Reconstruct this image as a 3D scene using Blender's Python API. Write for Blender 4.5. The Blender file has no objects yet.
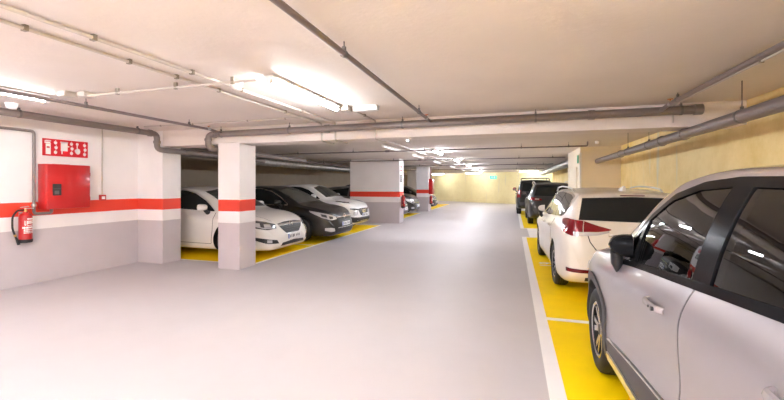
import bpy, bmesh, math, random
from math import sin, cos, pi, radians, sqrt
from mathutils import Vector, Matrix
from mathutils.bvhtree import BVHTree
random.seed(7)
C = bpy.context.scene.collection
PI = math.pi

# ------------------------------------------------------------------ materials
def mat(name, col, rough=0.5, metal=0.0, coat=0.0, emit=None, estr=0.0, spec=0.5, noise=0.0, nscale=6.0, bump=0.0, bscale=40.0, col2=None, coatr=0.03):
    m = bpy.data.materials.new(name); m.use_nodes = True
    nt = m.node_tree; p = nt.nodes['Principled BSDF']
    p.inputs['Base Color'].default_value = (*col, 1)
    p.inputs['Roughness'].default_value = rough
    p.inputs['Metallic'].default_value = metal
    p.inputs['Coat Weight'].default_value = coat
    p.inputs['Coat Roughness'].default_value = coatr
    p.inputs['Specular IOR Level'].default_value = spec
    if emit:
        p.inputs['Emission Color'].default_value = (*emit, 1)
        p.inputs['Emission Strength'].default_value = estr
    if noise or bump:
        g = nt.nodes.new('ShaderNodeNewGeometry')
    if noise:
        n = nt.nodes.new('ShaderNodeTexNoise'); n.inputs['Scale'].default_value = nscale; n.inputs['Detail'].default_value = 6
        nt.links.new(g.outputs['Position'], n.inputs['Vector'])
        r = nt.nodes.new('ShaderNodeValToRGB')
        c2 = col2 or tuple(c*(1-noise) for c in col)
        r.color_ramp.elements[0].position = .35; r.color_ramp.elements[1].position = .65
        r.color_ramp.elements[0].color = (*c2, 1); r.color_ramp.elements[1].color = (*col, 1)
        nt.links.new(n.outputs['Fac'], r.inputs['Fac']); nt.links.new(r.outputs['Color'], p.inputs['Base Color'])
    if bump:
        n2 = nt.nodes.new('ShaderNodeTexNoise'); n2.inputs['Scale'].default_value = bscale; n2.inputs['Detail'].default_value = 4
        nt.links.new(g.outputs['Position'], n2.inputs['Vector'])
        b = nt.nodes.new('ShaderNodeBump'); b.inputs['Strength'].default_value = bump; b.inputs['Distance'].default_value = .01
        nt.links.new(n2.outputs['Fac'], b.inputs['Height']); nt.links.new(b.outputs['Normal'], p.inputs['Normal'])
    return m

def stripe_mat():
    """white paint with a red band and a grey dado, by height"""
    m = bpy.data.materials.new('banded_wall_paint'); m.use_nodes = True
    nt = m.node_tree; p = nt.nodes['Principled BSDF']; p.inputs['Roughness'].default_value = .55
    g = nt.nodes.new('ShaderNodeNewGeometry'); s = nt.nodes.new('ShaderNodeSeparateXYZ')
    nt.links.new(g.outputs['Position'], s.inputs[0])
    dv = nt.nodes.new('ShaderNodeMath'); dv.operation = 'DIVIDE'; dv.inputs[1].default_value = 3.0
    n = nt.nodes.new('ShaderNodeTexNoise'); n.inputs['Scale'].default_value = 9; nt.links.new(g.outputs['Position'], n.inputs['Vector'])
    ma = nt.nodes.new('ShaderNodeMath'); ma.operation = 'MULTIPLY_ADD'; ma.inputs[1].default_value = .006; nt.links.new(n.outputs['Fac'], ma.inputs[0])
    nt.links.new(s.outputs['Z'], ma.inputs[2]); nt.links.new(ma.outputs[0], dv.inputs[0])
    r = nt.nodes.new('ShaderNodeValToRGB'); r.color_ramp.interpolation = 'CONSTANT'
    e = r.color_ramp.elements
    e[0].position = 0; e[0].color = (.58, .515, .53, 1)
    e[1].position = .835/3; e[1].color = (.88, .83, .82, 1)
    a = e.new(1.054/3); a.color = (.78, .050, .022, 1)
    b = e.new(1.258/3); b.color = (.88, .83, .82, 1)
    nt.links.new(dv.outputs[0], r.inputs['Fac'])
    n2 = nt.nodes.new('ShaderNodeTexNoise'); n2.inputs['Scale'].default_value = 2.2; n2.inputs['Detail'].default_value = 8
    nt.links.new(g.outputs['Position'], n2.inputs['Vector'])
    mx = nt.nodes.new('ShaderNodeMixRGB'); mx.blend_type = 'MULTIPLY'; mx.inputs[0].default_value = .16
    nt.links.new(r.outputs['Color'], mx.inputs[1]); nt.links.new(n2.outputs['Fac'], mx.inputs[2]); nt.links.new(mx.outputs[0], p.inputs['Base Color'])
    n3 = nt.nodes.new('ShaderNodeTexNoise'); n3.inputs['Scale'].default_value = 60; nt.links.new(g.outputs['Position'], n3.inputs['Vector'])
    bp = nt.nodes.new('ShaderNodeBump'); bp.inputs['Strength'].default_value = .15; bp.inputs['Distance'].default_value = .005
    nt.links.new(n3.outputs['Fac'], bp.inputs['Height']); nt.links.new(bp.outputs['Normal'], p.inputs['Normal'])
    return m

def yellow_wall_mat(name='rough_yellow_wall', ca=(.84, .63, .22, 1), cb=(1.0, .80, .40, 1)):
    m = bpy.data.materials.new(name); m.use_nodes = True
    nt = m.node_tree; p = nt.nodes['Principled BSDF']; p.inputs['Roughness'].default_value = .75
    g = nt.nodes.new('ShaderNodeNewGeometry')
    n = nt.nodes.new('ShaderNodeTexNoise'); n.inputs['Scale'].default_value = 1.6; n.inputs['Detail'].default_value = 10; n.inputs['Roughness'].default_value = .7
    nt.links.new(g.outputs['Position'], n.inputs['Vector'])
    r = nt.nodes.new('ShaderNodeValToRGB'); e = r.color_ramp.elements
    e[0].position = .3; e[0].color = ca; e[1].position = .6; e[1].color = cb
    nt.links.new(n.outputs['Fac'], r.inputs['Fac'])
    # pale vertical water streaks
    mp = nt.nodes.new('ShaderNodeMapping'); mp.inputs['Scale'].default_value = (1.1, 1.1, .10)
    nt.links.new(g.outputs['Position'], mp.inputs['Vector'])
    n2 = nt.nodes.new('ShaderNodeTexNoise'); n2.inputs['Scale'].default_value = 3.0; n2.inputs['Detail'].default_value = 5
    nt.links.new(mp.outputs[0], n2.inputs['Vector'])
    r2 = nt.nodes.new('ShaderNodeValToRGB'); r2.color_ramp.elements[0].position = .62; r2.color_ramp.elements[1].position = .70
    nt.links.new(n2.outputs['Fac'], r2.inputs['Fac'])
    mx = nt.nodes.new('ShaderNodeMixRGB'); mx.inputs[2].default_value = (.84, .76, .55, 1)
    nt.links.new(r2.outputs['Color'], mx.inputs[0]); nt.links.new(r.outputs['Color'], mx.inputs[1]); nt.links.new(mx.outputs[0], p.inputs['Base Color'])
    n3 = nt.nodes.new('ShaderNodeTexNoise'); n3.inputs['Scale'].default_value = 12; n3.inputs['Detail'].default_value = 8; nt.links.new(g.outputs['Position'], n3.inputs['Vector'])
    bp = nt.nodes.new('ShaderNodeBump'); bp.inputs['Strength'].default_value = .5; bp.inputs['Distance'].default_value = .02
    nt.links.new(n3.outputs['Fac'], bp.inputs['Height']); nt.links.new(bp.outputs['Normal'], p.inputs['Normal'])
    return m

def floor_mat(name, col, rough, dirt):
    m = bpy.data.materials.new(name); m.use_nodes = True
    nt = m.node_tree; p = nt.nodes['Principled BSDF']
    g = nt.nodes.new('ShaderNodeNewGeometry')
    n = nt.nodes.new('ShaderNodeTexNoise'); n.inputs['Scale'].default_value = .9; n.inputs['Detail'].default_value = 10; n.inputs['Roughness'].default_value = .65
    nt.links.new(g.outputs['Position'], n.inputs['Vector'])
    r = nt.nodes.new('ShaderNodeValToRGB'); e = r.color_ramp.elements
    e[0].position = .28; e[0].color = (*[c*dirt for c in col], 1); e[1].position = .55; e[1].color = (*col, 1)
    nt.links.new(n.outputs['Fac'], r.inputs['Fac'])
    v = nt.nodes.new('ShaderNodeTexNoise'); v.inputs['Scale'].default_value = 7; v.inputs['Detail'].default_value = 12; v.inputs['Roughness'].default_value = .8
    nt.links.new(g.outputs['Position'], v.inputs['Vector'])
    r2 = nt.nodes.new('ShaderNodeValToRGB'); r2.color_ramp.elements[0].position = .26; r2.color_ramp.elements[1].position = .36
    r2.color_ramp.elements[0].color = (.72, .70, .70, 1); r2.color_ramp.elements[1].color = (1, 1, 1, 1)
    nt.links.new(v.outputs['Fac'], r2.inputs['Fac'])
    mx = nt.nodes.new('ShaderNodeMixRGB'); mx.blend_type = 'MULTIPLY'; mx.inputs[0].default_value = 1
    nt.links.new(r.outputs['Color'], mx.inputs[1]); nt.links.new(r2.outputs['Color'], mx.inputs[2]); nt.links.new(mx.outputs[0], p.inputs['Base Color'])
    mr = nt.nodes.new('ShaderNodeMapRange'); mr.inputs['To Min'].default_value = rough-.08; mr.inputs['To Max'].default_value = rough+.1
    p.inputs['Specular IOR Level'].default_value = .12 if 'yellow' in name else .3
    nt.links.new(n.outputs['Fac'], mr.inputs['Value']); nt.links.new(mr.outputs[0], p.inputs['Roughness'])
    return m

def glass_mat(name, tint, base=.05):
    """thin tinted glazing: see-through with a clear-coat reflection"""
    m = bpy.data.materials.new(name); m.use_nodes = True
    nt = m.node_tree; nt.nodes.remove(nt.nodes['Principled BSDF'])
    out = nt.nodes['Material Output']
    t = nt.nodes.new('ShaderNodeBsdfTransparent'); t.inputs['Color'].default_value = (*tint, 1)
    gl = nt.nodes.new('ShaderNodeBsdfGlossy'); gl.inputs['Roughness'].default_value = .0; gl.inputs['Color'].default_value = (1, 1, 1, 1)
    fr = nt.nodes.new('ShaderNodeFresnel'); fr.inputs['IOR'].default_value = 1.5
    ad = nt.nodes.new('ShaderNodeMath'); ad.operation = 'ADD'; ad.inputs[1].default_value = base; ad.use_clamp = True
    nt.links.new(fr.outputs[0], ad.inputs[0])
    mx = nt.nodes.new('ShaderNodeMixShader')
    nt.links.new(ad.outputs[0], mx.inputs[0]); nt.links.new(t.outputs[0], mx.inputs[1]); nt.links.new(gl.outputs[0], mx.inputs[2])
    nt.links.new(mx.outputs[0], out.inputs['Surface'])
    return m

M = {}
M['floor'] = floor_mat('grey_epoxy_floor', (.565, .52, .525), .48, .93)
M['yellow'] = floor_mat('yellow_floor_paint', (1.0, .69, .0), .55, .88)
M['line'] = floor_mat('white_floor_paint', (.93, .89, .88), .45, .93)
M['ceiling'] = mat('painted_ceiling', (.74, .665, .605), .8, noise=.06, nscale=1.3, bump=.25, bscale=25)
M['beam'] = mat('painted_beam', (.78, .70, .65), .8, noise=.05, nscale=1.5, bump=.2, bscale=25)
M['band'] = stripe_mat()
M['ywall'] = yellow_wall_mat()
M['ywall_pale'] = yellow_wall_mat('pale_yellow_wall', (.88, .76, .42, 1), (.97, .87, .52, 1))
M['cream'] = mat('cream_plaster', (.88, .77, .60), .75, noise=.05, nscale=2)
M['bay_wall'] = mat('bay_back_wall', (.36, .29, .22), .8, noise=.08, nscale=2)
M['pillar_grey'] = mat('grey_concrete_pillar', (.74, .70, .67), .8, noise=.08, nscale=3)
M['pipe'] = mat('grey_plastic_pipe', (.22, .178, .165), .38, noise=.10, nscale=4)
M['pipe_red'] = mat('brownish_sprinkler_pipe', (.17, .13, .125), .4)
M['collar'] = mat('pipe_collar', (.36, .33, .33), .4)
M['steel'] = mat('zinc_steel', (.50, .48, .47), .35, metal=.8)
M['duct'] = mat('galvanised_duct', (.55, .53, .51), .38, metal=.8, noise=.25, nscale=9)
M['conduit'] = mat('pale_conduit', (.52, .46, .41), .45)
M['clamp'] = mat('dark_clamp', (.16, .145, .14), .4, metal=.5)
M['clip'] = mat('conduit_clip', (.24, .20, .15), .5)
M['white_plastic'] = mat('white_plastic', (.85, .83, .80), .4)
M['tube_dim'] = mat('dim_tube', (1, 1, 1), .3, emit=(1.0, .80, .80), estr=.06)
M['tube_soft'] = mat('soft_tube', (1, 1, 1), .3, emit=(.93, .985, 1.03), estr=9.0)
M['tube_near'] = mat('near_tube', (1, 1, 1), .3, emit=(.93, .985, 1.03), estr=18.0)
M['tube'] = mat('lit_tube', (1, 1, 1), .3, emit=(.92, .975, 1.075), estr=36.0)
M['tube_far'] = mat('far_tube', (1, 1, 1), .3, emit=(.95, .985, 1.02), estr=15.0)
M['red'] = mat('red_enamel', (.47, .010, .010), .3, coat=.5)
M['red_sign'] = mat('red_sign', (.60, .008, .018), .35)
M['white_print'] = mat('white_print', (.85, .83, .80), .5)
M['grey_print'] = mat('grey_sign', (.12, .115, .11), .5)
M['black'] = mat('black_rubber', (.013, .013, .014), .6)
M['black_plastic'] = mat('black_plastic', (.022, .021, .022), .45)
M['gloss_black'] = mat('gloss_black', (.008, .008, .009), .18, coat=.0, spec=.07)
M['clad'] = mat('dark_grey_cladding', (.055, .050, .053), .55)
M['chrome'] = mat('chrome', (.80, .79, .78), .12, metal=1.0)
M['satin'] = mat('satin_silver', (.70, .68, .67), .28, metal=.85)
M['rim_silver'] = mat('rim_silver', (.62, .60, .60), .25, metal=.9)
M['rim_dark'] = mat('rim_dark', (.02, .02, .022), .35, metal=.3)
M['brass'] = mat('brass', (.60, .36, .12), .35, metal=.8)
M['orange'] = mat('orange_handle', (.55, .16, .04), .5)
M['green_sign'] = mat('green_exit_sign', (.1, .7, .45), .4, emit=(.16, .95, .62), estr=.15)
M['green'] = mat('green_plate', (.05, .42, .2), .5)
M['tail'] = mat('red_lens', (.22, .003, .008), .15, coat=.5)
M['tail_dark'] = mat('dark_red_lens', (.13, .004, .008), .12, coat=1.0)
M['lens'] = mat('clear_lens', (.70, .69, .70), .1, metal=.35, coat=1.0)
M['lens_dark'] = mat('headlight_well', (.10, .10, .105), .15, metal=.4, coat=1.0)
M['dark_glass'] = mat('dark_car_glass', (.016, .018, .018), .03, spec=.4)
M['mirror'] = mat('mirror_glass', (.20, .20, .21), .05, metal=1.0)
M['dim_glass'] = mat('grey_green_car_glass', (.055, .060, .052), .03, spec=.5)
M['tint'] = glass_mat('tinted_glazing', (.90, .90, .80), .01)
M['tint_dark'] = glass_mat('dark_tinted_glazing', (.50, .47, .48), .01)
M['plate'] = mat('plate_white', (.82, .81, .80), .4)
M['blue'] = mat('plate_blue', (.03, .09, .45), .4)
M['ink'] = mat('plate_ink', (.03, .03, .035), .5)
M['fabric'] = mat('seat_fabric', (.045, .043, .045), .9, noise=.3, nscale=60)
M['headliner'] = mat('cabin_lining', (.16, .155, .15), .9)
def paint(name, col, metal=0.0, rough=.35, coat=.7):
    return mat(name, col, rough, metal=metal, coat=coat, coatr=.04)
M['p_silver'] = paint('silver_paint', (.36, .325, .338), .50, .36, 1.0)
M['p_pearl'] = paint('pearl_white_paint', (.80, .73, .64), .0, .4)
M['p_white'] = paint('white_paint', (.82, .79, .76), .0, .4)
M['p_white2'] = paint('cool_white_paint', (.80, .785, .77), .0, .4)
M['p_black'] = paint('black_paint', (.008, .008, .009), .0, .3, .35)
M['p_darkgrey'] = paint('dark_grey_paint', (.032, .030, .032), .2, .35, .5)
M['p_grey'] = paint('grey_paint', (.20, .185, .18), .5, .35)
M['p_blackblue'] = paint('black_suv_paint', (.010, .010, .010), .0, .3, .35)

# ------------------------------------------------------------------ object helpers
def link(o, parent=None):
    C.objects.link(o)
    if parent is not None: o.parent = parent
    return o

def obj(name, bm, m, parent=None, smooth=True, ang=38, recalc=True):
    if recalc: bmesh.ops.recalc_face_normals(bm, faces=bm.faces[:])
    me = bpy.data.meshes.new(name); bm.to_mesh(me); bm.free()
    for k in (m if isinstance(m, (list, tuple)) else [m]): me.materials.append(k)
    if smooth:
        for p in me.polygons: p.use_smooth = True
        me.set_sharp_from_angle(angle=radians(ang))
    return link(bpy.data.objects.new(name, me), parent)

def tag(o, label, cat, group=None):
    o['label'] = label; o['category'] = cat
    if group: o['group'] = group
    return o

def empty(name, label, cat, loc=(0, 0, 0), rz=0.0, group=None):
    o = bpy.data.objects.new(name, None); o.empty_display_size = .2; C.objects.link(o)
    o.location = loc; o.rotation_euler = (0, 0, rz)
    return tag(o, label, cat, group)

def struct(name, bm, m, smooth=False):
    o = obj(name, bm, m, None, smooth); o['kind'] = 'structure'; return o

def box(bm, x0, x1, y0, y1, z0, z1, bev=0.0, mi=0, mtx=None):
    vs = [bm.verts.new((x, y, z)) for z in (z0, z1) for y in (y0, y1) for x in (x0, x1)]
    f = [bm.faces.new([vs[i] for i in q]) for q in ((0, 2, 3, 1), (4, 5, 7, 6), (0, 1, 5, 4), (2, 6, 7, 3), (0, 4, 6, 2), (1, 3, 7, 5))]
    for k in f: k.material_index = mi
    if bev:
        es = list({e for k in f for e in k.edges})
        r = bmesh.ops.bevel(bm, geom=es, offset=bev, segments=2, profile=.5, affect='EDGES')
        for k in r['faces']: k.material_index = mi
        vs = list({v for v in vs if v.is_valid} | {v for k in r['faces'] for v in k.verts})
    if mtx is not None:
        bmesh.ops.transform(bm, matrix=mtx, verts=[v for v in vs if v.is_valid])
    return bm

def boxbm(*a, **k): return box(bmesh.new(), *a, **k)

def tube(bm, pts, r, n=10, cap=True, mi=0):
    """sweep a circle along a polyline of 3-D points"""
    pts = [Vector(p) for p in pts]; rings = []
    t0 = (pts[1]-pts[0]).normalized()
    up = Vector((0, 0, 1)) if abs(t0.z) < .9 else Vector((1, 0, 0))
    a = t0.cross(up).normalized()
    for i, p in enumerate(pts):
        if i == 0: t = t0
        elif i == len(pts)-1: t = (pts[i]-pts[i-1]).normalized()
        else: t = ((pts[i]-pts[i-1]).normalized()+(pts[i+1]-pts[i]).normalized()).normalized()
        a = (a-t*a.dot(t)).normalized(); b = t.cross(a)
        rr = r[i] if isinstance(r, (list, tuple)) else r
        rings.append([bm.verts.new(p+(a*cos(2*PI*k/n)+b*sin(2*PI*k/n))*rr) for k in range(n)])
    for i in range(len(rings)-1):
        for k in range(n):
            f = bm.faces.new((rings[i][k], rings[i][(k+1) % n], rings[i+1][(k+1) % n], rings[i+1][k])); f.material_index = mi
    if cap:
        for rg in (rings[0][::-1], rings[-1]):
            f = bm.faces.new(rg); f.material_index = mi
    return bm

def bend(pts, rad=.09, n=6):
    """round the inner corners of a polyline"""
    pts = [Vector(p) for p in pts]; out = [pts[0]]
    for i in range(1, len(pts)-1):
        a, b, c = pts[i-1], pts[i], pts[i+1]
        d = min(rad, (a-b).length*.45, (c-b).length*.45)
        p, q = b+(a-b).normalized()*d, b+(c-b).normalized()*d
        for k in range(n+1):
            t = k/n; out.append(p*(1-t)**2+b*2*t*(1-t)+q*t*t)
    return out+[pts[-1]]

def lathe(bm, prof, mtx=None, n=24, mi=0, mis=None):
    """revolve (r, z) points about z"""
    rings = []; new = []
    for r, z in prof:
        if r < 1e-5:
            v = bm.verts.new((0, 0, z)); rings.append([v]); new.append(v)
        else:
            rg = [bm.verts.new((r*cos(2*PI*k/n), r*sin(2*PI*k/n), z)) for k in range(n)]; rings.append(rg); new += rg
    for i in range(len(rings)-1):
        A, B = rings[i], rings[i+1]; m = mis[i] if mis else mi
        for k in range(n):
            k2 = (k+1) % n
            if len(A) == 1 and len(B) == 1: continue
            if len(A) == 1: f = bm.faces.new((A[0], B[k], B[k2]))
            elif len(B) == 1: f = bm.faces.new((A[k], A[k2], B[0]))
            else: f = bm.faces.new((A[k], A[k2], B[k2], B[k]))
            f.material_index = m
    if mtx is not None: bmesh.ops.transform(bm, matrix=mtx, verts=new)
    return bm

def prism(bm, poly, fn, d0, d1, mi=0):
    """polygon (2-D) extruded between two depths through fn(a, b, d)"""
    A = [bm.verts.new(fn(a, b, d0)) for a, b in poly]; B = [bm.verts.new(fn(a, b, d1)) for a, b in poly]
    n = len(poly); fs = [bm.faces.new(A[::-1]), bm.faces.new(B)]
    for i in range(n): fs.append(bm.faces.new((A[i], A[(i+1) % n], B[(i+1) % n], B[i])))
    for f in fs: f.material_index = mi
    return bm

def text_bm(s, size, ext=.001, align='CENTER'):
    cu = bpy.data.curves.new('lettering', 'FONT'); cu.body = s; cu.size = size; cu.extrude = ext
    cu.align_x = align; cu.align_y = 'CENTER'; cu.resolution_u = 2
    o = bpy.data.objects.new('lettering', cu); C.objects.link(o)
    dg = bpy.context.evaluated_depsgraph_get()
    me = bpy.data.meshes.new_from_object(o.evaluated_get(dg))
    bm = bmesh.new(); bm.from_mesh(me)
    bpy.data.objects.remove(o); bpy.data.curves.remove(cu); bpy.data.meshes.remove(me)
    return bm

# ------------------------------------------------------------------ the place
CEIL = 2.58
XL, XP, XB, XR = -7.11, -6.48, -4.70, 2.76     # left wall, pilaster face, bay columns, right wall
Y0, YE = -9.0, 42.0

def floor():
    xs = [-10.6, -4.83, -4.76, .25, .37, .467, 1.77, XR+.3]
    ys = [Y0-.3, 4.75, 4.84, 6.36, 6.42, 8.86, 8.93, 11.46, 11.53, 12.05, 12.17, 13.98, 14.05, 14.48, 14.60, 15.5, 18.1, 18.17, 20.7, 20.77, 21.9, 22.9, 24.5, 25.5, 25.57, 28.2, 28.27, 31, YE]
    bm = bmesh.new()
    V = {}
    def v(x, y):
        if (x, y) not in V: V[(x, y)] = bm.verts.new((x, y, 0))
        return V[(x, y)]
    for i in range(len(xs)-1):
        for j in range(len(ys)-1):
            x, y = (xs[i]+xs[i+1])/2, (ys[j]+ys[j+1])/2
            m = 0
            if x < -4.76:
                for a, b in ((6.36, 14.05), (15.5, 20.77), (22.9, 31)):
                    if a < y < b:
                        m = 2 if x > -4.83 else 1
                        for w in (6.39, 8.9, 11.5, 14.0, 18.13, 20.73, 25.53, 28.23):
                            if abs(y-w) < .035: m = 2
            elif .25 < x < XR:
                for a, b in ((Y0, 12.17), (14.48, 24.5)):
                    if a < y < b:
                        m = 2 if x < .37 else 1
                        for w in (4.795, 12.11, 14.54, 20.735):
                            if abs(y-w) < .06: m = 2
                if 12.17 < y < 14.48 and .467 < x < 1.77: m = 2
            f = bm.faces.new((v(xs[i], ys[j]), v(xs[i+1], ys[j]), v(xs[i+1], ys[j+1]), v(xs[i], ys[j+1]))); f.material_index = m
    r = bmesh.ops.extrude_face_region(bm, geom=bm.faces[:])
    bmesh.ops.translate(bm, vec=(0, 0, -.2), verts=[e for e in r['geom'] if isinstance(e, bmesh.types.BMVert)])
    struct('floor', bm, [M['floor'], M['yellow'], M['line']])
floor()
struct('ceiling', boxbm(-10.6, XR+.3, Y0-.3, YE, CEIL, CEIL+.05), M['ceiling'])
struct('ceiling_beam', boxbm(-10.2, XR, 5.905, 6.345, 2.28, CEIL+.02), M['beam'])
struct('wall_left', boxbm(XL-.25, XL, Y0, 6.32, 0, CEIL), M['band'])
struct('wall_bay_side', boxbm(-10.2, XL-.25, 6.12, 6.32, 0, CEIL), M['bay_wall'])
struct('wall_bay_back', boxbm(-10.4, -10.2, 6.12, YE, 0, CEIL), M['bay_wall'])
struct('pilaster', boxbm(XL-.02, XP, 5.895, 6.33, 0, CEIL, bev=.006), M['band'])
struct('wall_right', boxbm(XR, XR+.25, Y0, 40, 0, CEIL), M['ywall'])
struct('wall_back', boxbm(XL-.25, XR+.25, Y0-.25, Y0, 0, CEIL), M['band'])
struct('pillar', boxbm(-5.17, XB, 5.89, 6.35, 0, 2.30, bev=.008), M['band'])
struct('pillar', boxbm(-6.44, -4.31, 14.9, 15.5, 0, CEIL, bev=.008), M['band'])
struct('pillar', boxbm(-5.36, -4.66, 22.1, 22.85, 0, CEIL, bev=.008), M['band'])
struct('pillar', boxbm(-7.15, -6.3, 26.7, 27.3, 0, CEIL, bev=.008), M['pillar_grey'])
# seam of the infill wall beside the second pillar
struct('trim_1', boxbm(-5.615, -5.605, 14.896, 14.9, 0, CEIL), M['band'])
# far wall, running slightly askew
fw = boxbm(-9, 9, 0, .3, 0, CEIL)
o = struct('wall_far', fw, M['ywall_pale']); o.location = (-3.5, 35.25, 0); o.rotation_euler = (0, 0, math.atan2(-4.7, 6.98))
# plant-room block jutting from the right wall, with its door
struct('wall_plant_room', boxbm(1.77, XR, 11.8, 14.3, 0, CEIL), M['cream'])
struct('trim_2', boxbm(1.752, 1.80, 11.782, 11.83, 0, 2.42), M['white_plastic'])
d = obj('door_1', boxbm(1.742, 1.77, 12.35, 13.65, 0, 2.05, bev=.004), M['cream']); d['kind'] = 'structure'
obj('door_handle', boxbm(1.71, 1.745, 13.42, 13.54, 1.0, 1.16, bev=.006), M['black_plastic'], d)

# ------------------------------------------------------------------ pipes, conduits, ducts
def rod_hanger(p, r, par, top=CEIL, axis='y', rod=.005):
    """threaded rod, clamp ring"""
    bm = bmesh.new()
    tube(bm, [(p[0], p[1], p[2]+r), (p[0], p[1], top)], rod, 6)
    w = .014
    d = Vector((0, w, 0)) if axis == 'y' else Vector((w, 0, 0))
    a, b = Vector(p)-d, Vector(p)+d
    tube(bm, [a, b], r+.006, 14)
    box(bm, p[0]-.012, p[0]+.012, p[1]-.012, p[1]+.012, p[2]+r, p[2]+r+.03)
    return obj('hanger', bm, M['clamp'], par)

def pipe(name, pts, r, m, label, cat='pipe', group=None, hang=(), axis='y', collars=(), n=14, rad=.09, flanges=()):
    e = empty(name, label, cat, pts[0], 0, group)
    off = Vector(pts[0])
    loc = lambda q: Vector(q)-off
    bm = bmesh.new(); tube(bm, [loc(q) for q in bend(pts, rad)], r, n)
    obj('pipe_run', bm, m, e)
    for h in hang:
        rod_hanger(loc(h), r, e, CEIL-off.z, axis)
    for c in collars:
        d = Vector((0, .04, 0)) if axis == 'y' else Vector((.04, 0, 0))
        bm = bmesh.new(); tube(bm, [loc(c)-d, loc(c)+d], r+.010, n); obj('collar', bm, m, e)
    for a, b in flanges:
        bm = bmesh.new(); tube(bm, [loc(a), loc(b)], r+.012, n); obj('coupling', bm, m, e)
    return e

def valve(p, par_loc, par, r=.03, axis='y'):
    """small stop valve with handle"""
    p = Vector(p)-Vector(par_loc)
    bm = bmesh.new()
    d = Vector((0, .05, 0)) if axis == 'y' else Vector((.05, 0, 0))
    tube(bm, [p-d, p-d*.5, p, p+d*.5, p+d], [r*.8, r, r*1.25, r, r*.8], 10)
    v = obj('valve', bm, M['steel'], par)
    bm = bmesh.new(); tube(bm, [p+Vector((0, 0, r*.8)), p+Vector((0, 0, r*2.0))], .007, 6)
    box(bm, p.x-.030, p.x+.030, p.y-.008, p.y+.008, p.z+r*1.7, p.z+r*2.1, bev=.003)
    obj('valve_handle', bm, M['orange'], v)

# main drain on the beam
bp_y, bp_z = 5.77, 2.472
pipe('drain_pipe', [(2.24, bp_y, bp_z), (-5.28, bp_y, bp_z-.03), (-5.28, bp_y, 2.20), (-5.28, 9.2, 2.17)], .055, M['pipe'],
     'thick grey drain pipe running across the face of the ceiling beam', hang=[(x, bp_y, bp_z-(2.24-x)*.004) for x in (2.02, .3, -1.62, -3.6, -5.0)], axis='x',
     collars=[(1.0, bp_y, bp_z-.004), (-2.9, bp_y, bp_z-.02)], rad=.10,
     flanges=[((2.16, bp_y, bp_z), (2.245, bp_y, bp_z)), ((-5.12, bp_y, bp_z-.03), (-5.17, bp_y, bp_z-.03)), ((-5.28, bp_y, 2.37), (-5.28, bp_y, 2.33)), ((-5.28, 5.9, 2.20), (-5.28, 5.98, 2.20))])
pipe('drain_pipe', [(-6.40, -3.5, 2.50), (-6.40, 5.70, 2.49), (-6.40, 5.70, 2.20), (-6.40, 9.0, 2.17)], .052, M['pipe'],
     'thick grey drain pipe along the left wall, dropping at the pilaster', hang=[(-6.40, y, 2.495) for y in (.9, 3.55, 5.3)], rad=.10,
     flanges=[((-6.40, 1.2, 2.497), (-6.40, 3.1, 2.494)), ((-6.40, 5.52, 2.49), (-6.40, 5.58, 2.49)), ((-6.40, 5.70, 2.36), (-6.40, 5.70, 2.31)), ((-6.40, 6.35, 2.2), (-6.40, 6.55, 2.2))])
e = pipe('sprinkler_pipe', [(-1.18, -3.5, 2.50), (-1.18, 5.42, 2.487), (-1.18, 5.704, 2.478)], .022, M['pipe_red'],
     'thin dark pipe crossing the ceiling above the aisle to the beam', hang=[(-1.18, y, 2.49) for y in (.2, 2.62, 5.0)], n=10, rad=.05)
valve((-1.18, 5.45, 2.486), (-1.18, -3.5, 2.50), e, .024)
e = pipe('sprinkler_pipe', [(-4.95, -3.5, 2.50), (-4.95, 5.45, 2.482), (-4.95, 5.704, 2.455)], .021, M['pipe_red'],
     'thin grey pipe under the ceiling between left wall and white conduits', hang=[(-4.95, y, 2.49) for y in (1.2, 3.42, 5.0)], n=10, rad=.05)
valve((-4.95, 5.42, 2.486), (-4.95, -3.5, 2.50), e, .024)
e = pipe('sprinkler_pipe', [(1.79, -3.5, 2.515), (1.79, 5.45, 2.50), (1.79, 5.704, 2.478)], .026, M['pipe'],
     'thin grey pipe under the ceiling on the right, meeting the beam drain', hang=[(1.79, y, 2.505) for y in (1.0, 3.0, 5.2)], n=10, rad=.05)
valve((1.79, 5.42, 2.50), (1.79, -3.5, 2.515), e, .028)
def zr(y): return 2.225-(y-4.15)*.006
pipe('drain_pipe', [(2.2, -3, zr(-3)), (2.2, 11.85, zr(11.85))], .068, M['pipe'],
     'thick grey drain pipe hung on rods along the yellow right wall', hang=[(2.2, y, zr(y)) for y in (1.4, 4.79, 7.6, 8.86)], collars=[(2.2, y, zr(y)) for y in (6.18, 7.0, 9.4)])
for y, x1, lab in ((10.4, 1.72, 'nearest of the thin cross pipes beyond the beam'), (14.4, 1.70, 'second thin cross pipe beyond the beam'),
                   (18.8, 1.72, 'third thin cross pipe under the far ceiling'), (24.0, 1.72, 'farthest thin cross pipe under the ceiling')):
    pts = [(-9.6, y, 2.47), (x1, y, 2.475)]
    if y < 11: pts += [(x1, y, CEIL)]
    pipe('sprinkler_pipe', pts, .017, M['pipe_red'], lab, group='thin cross pipes beyond the beam', axis='x', n=8, rad=.04,
         hang=[(x, y, 2.475) for x in (-8, -6.2, -4.4, -2.3, .2, 1.3)], flanges=[((-3.42, y, 2.475), (-3.30, y, 2.475))])
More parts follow.
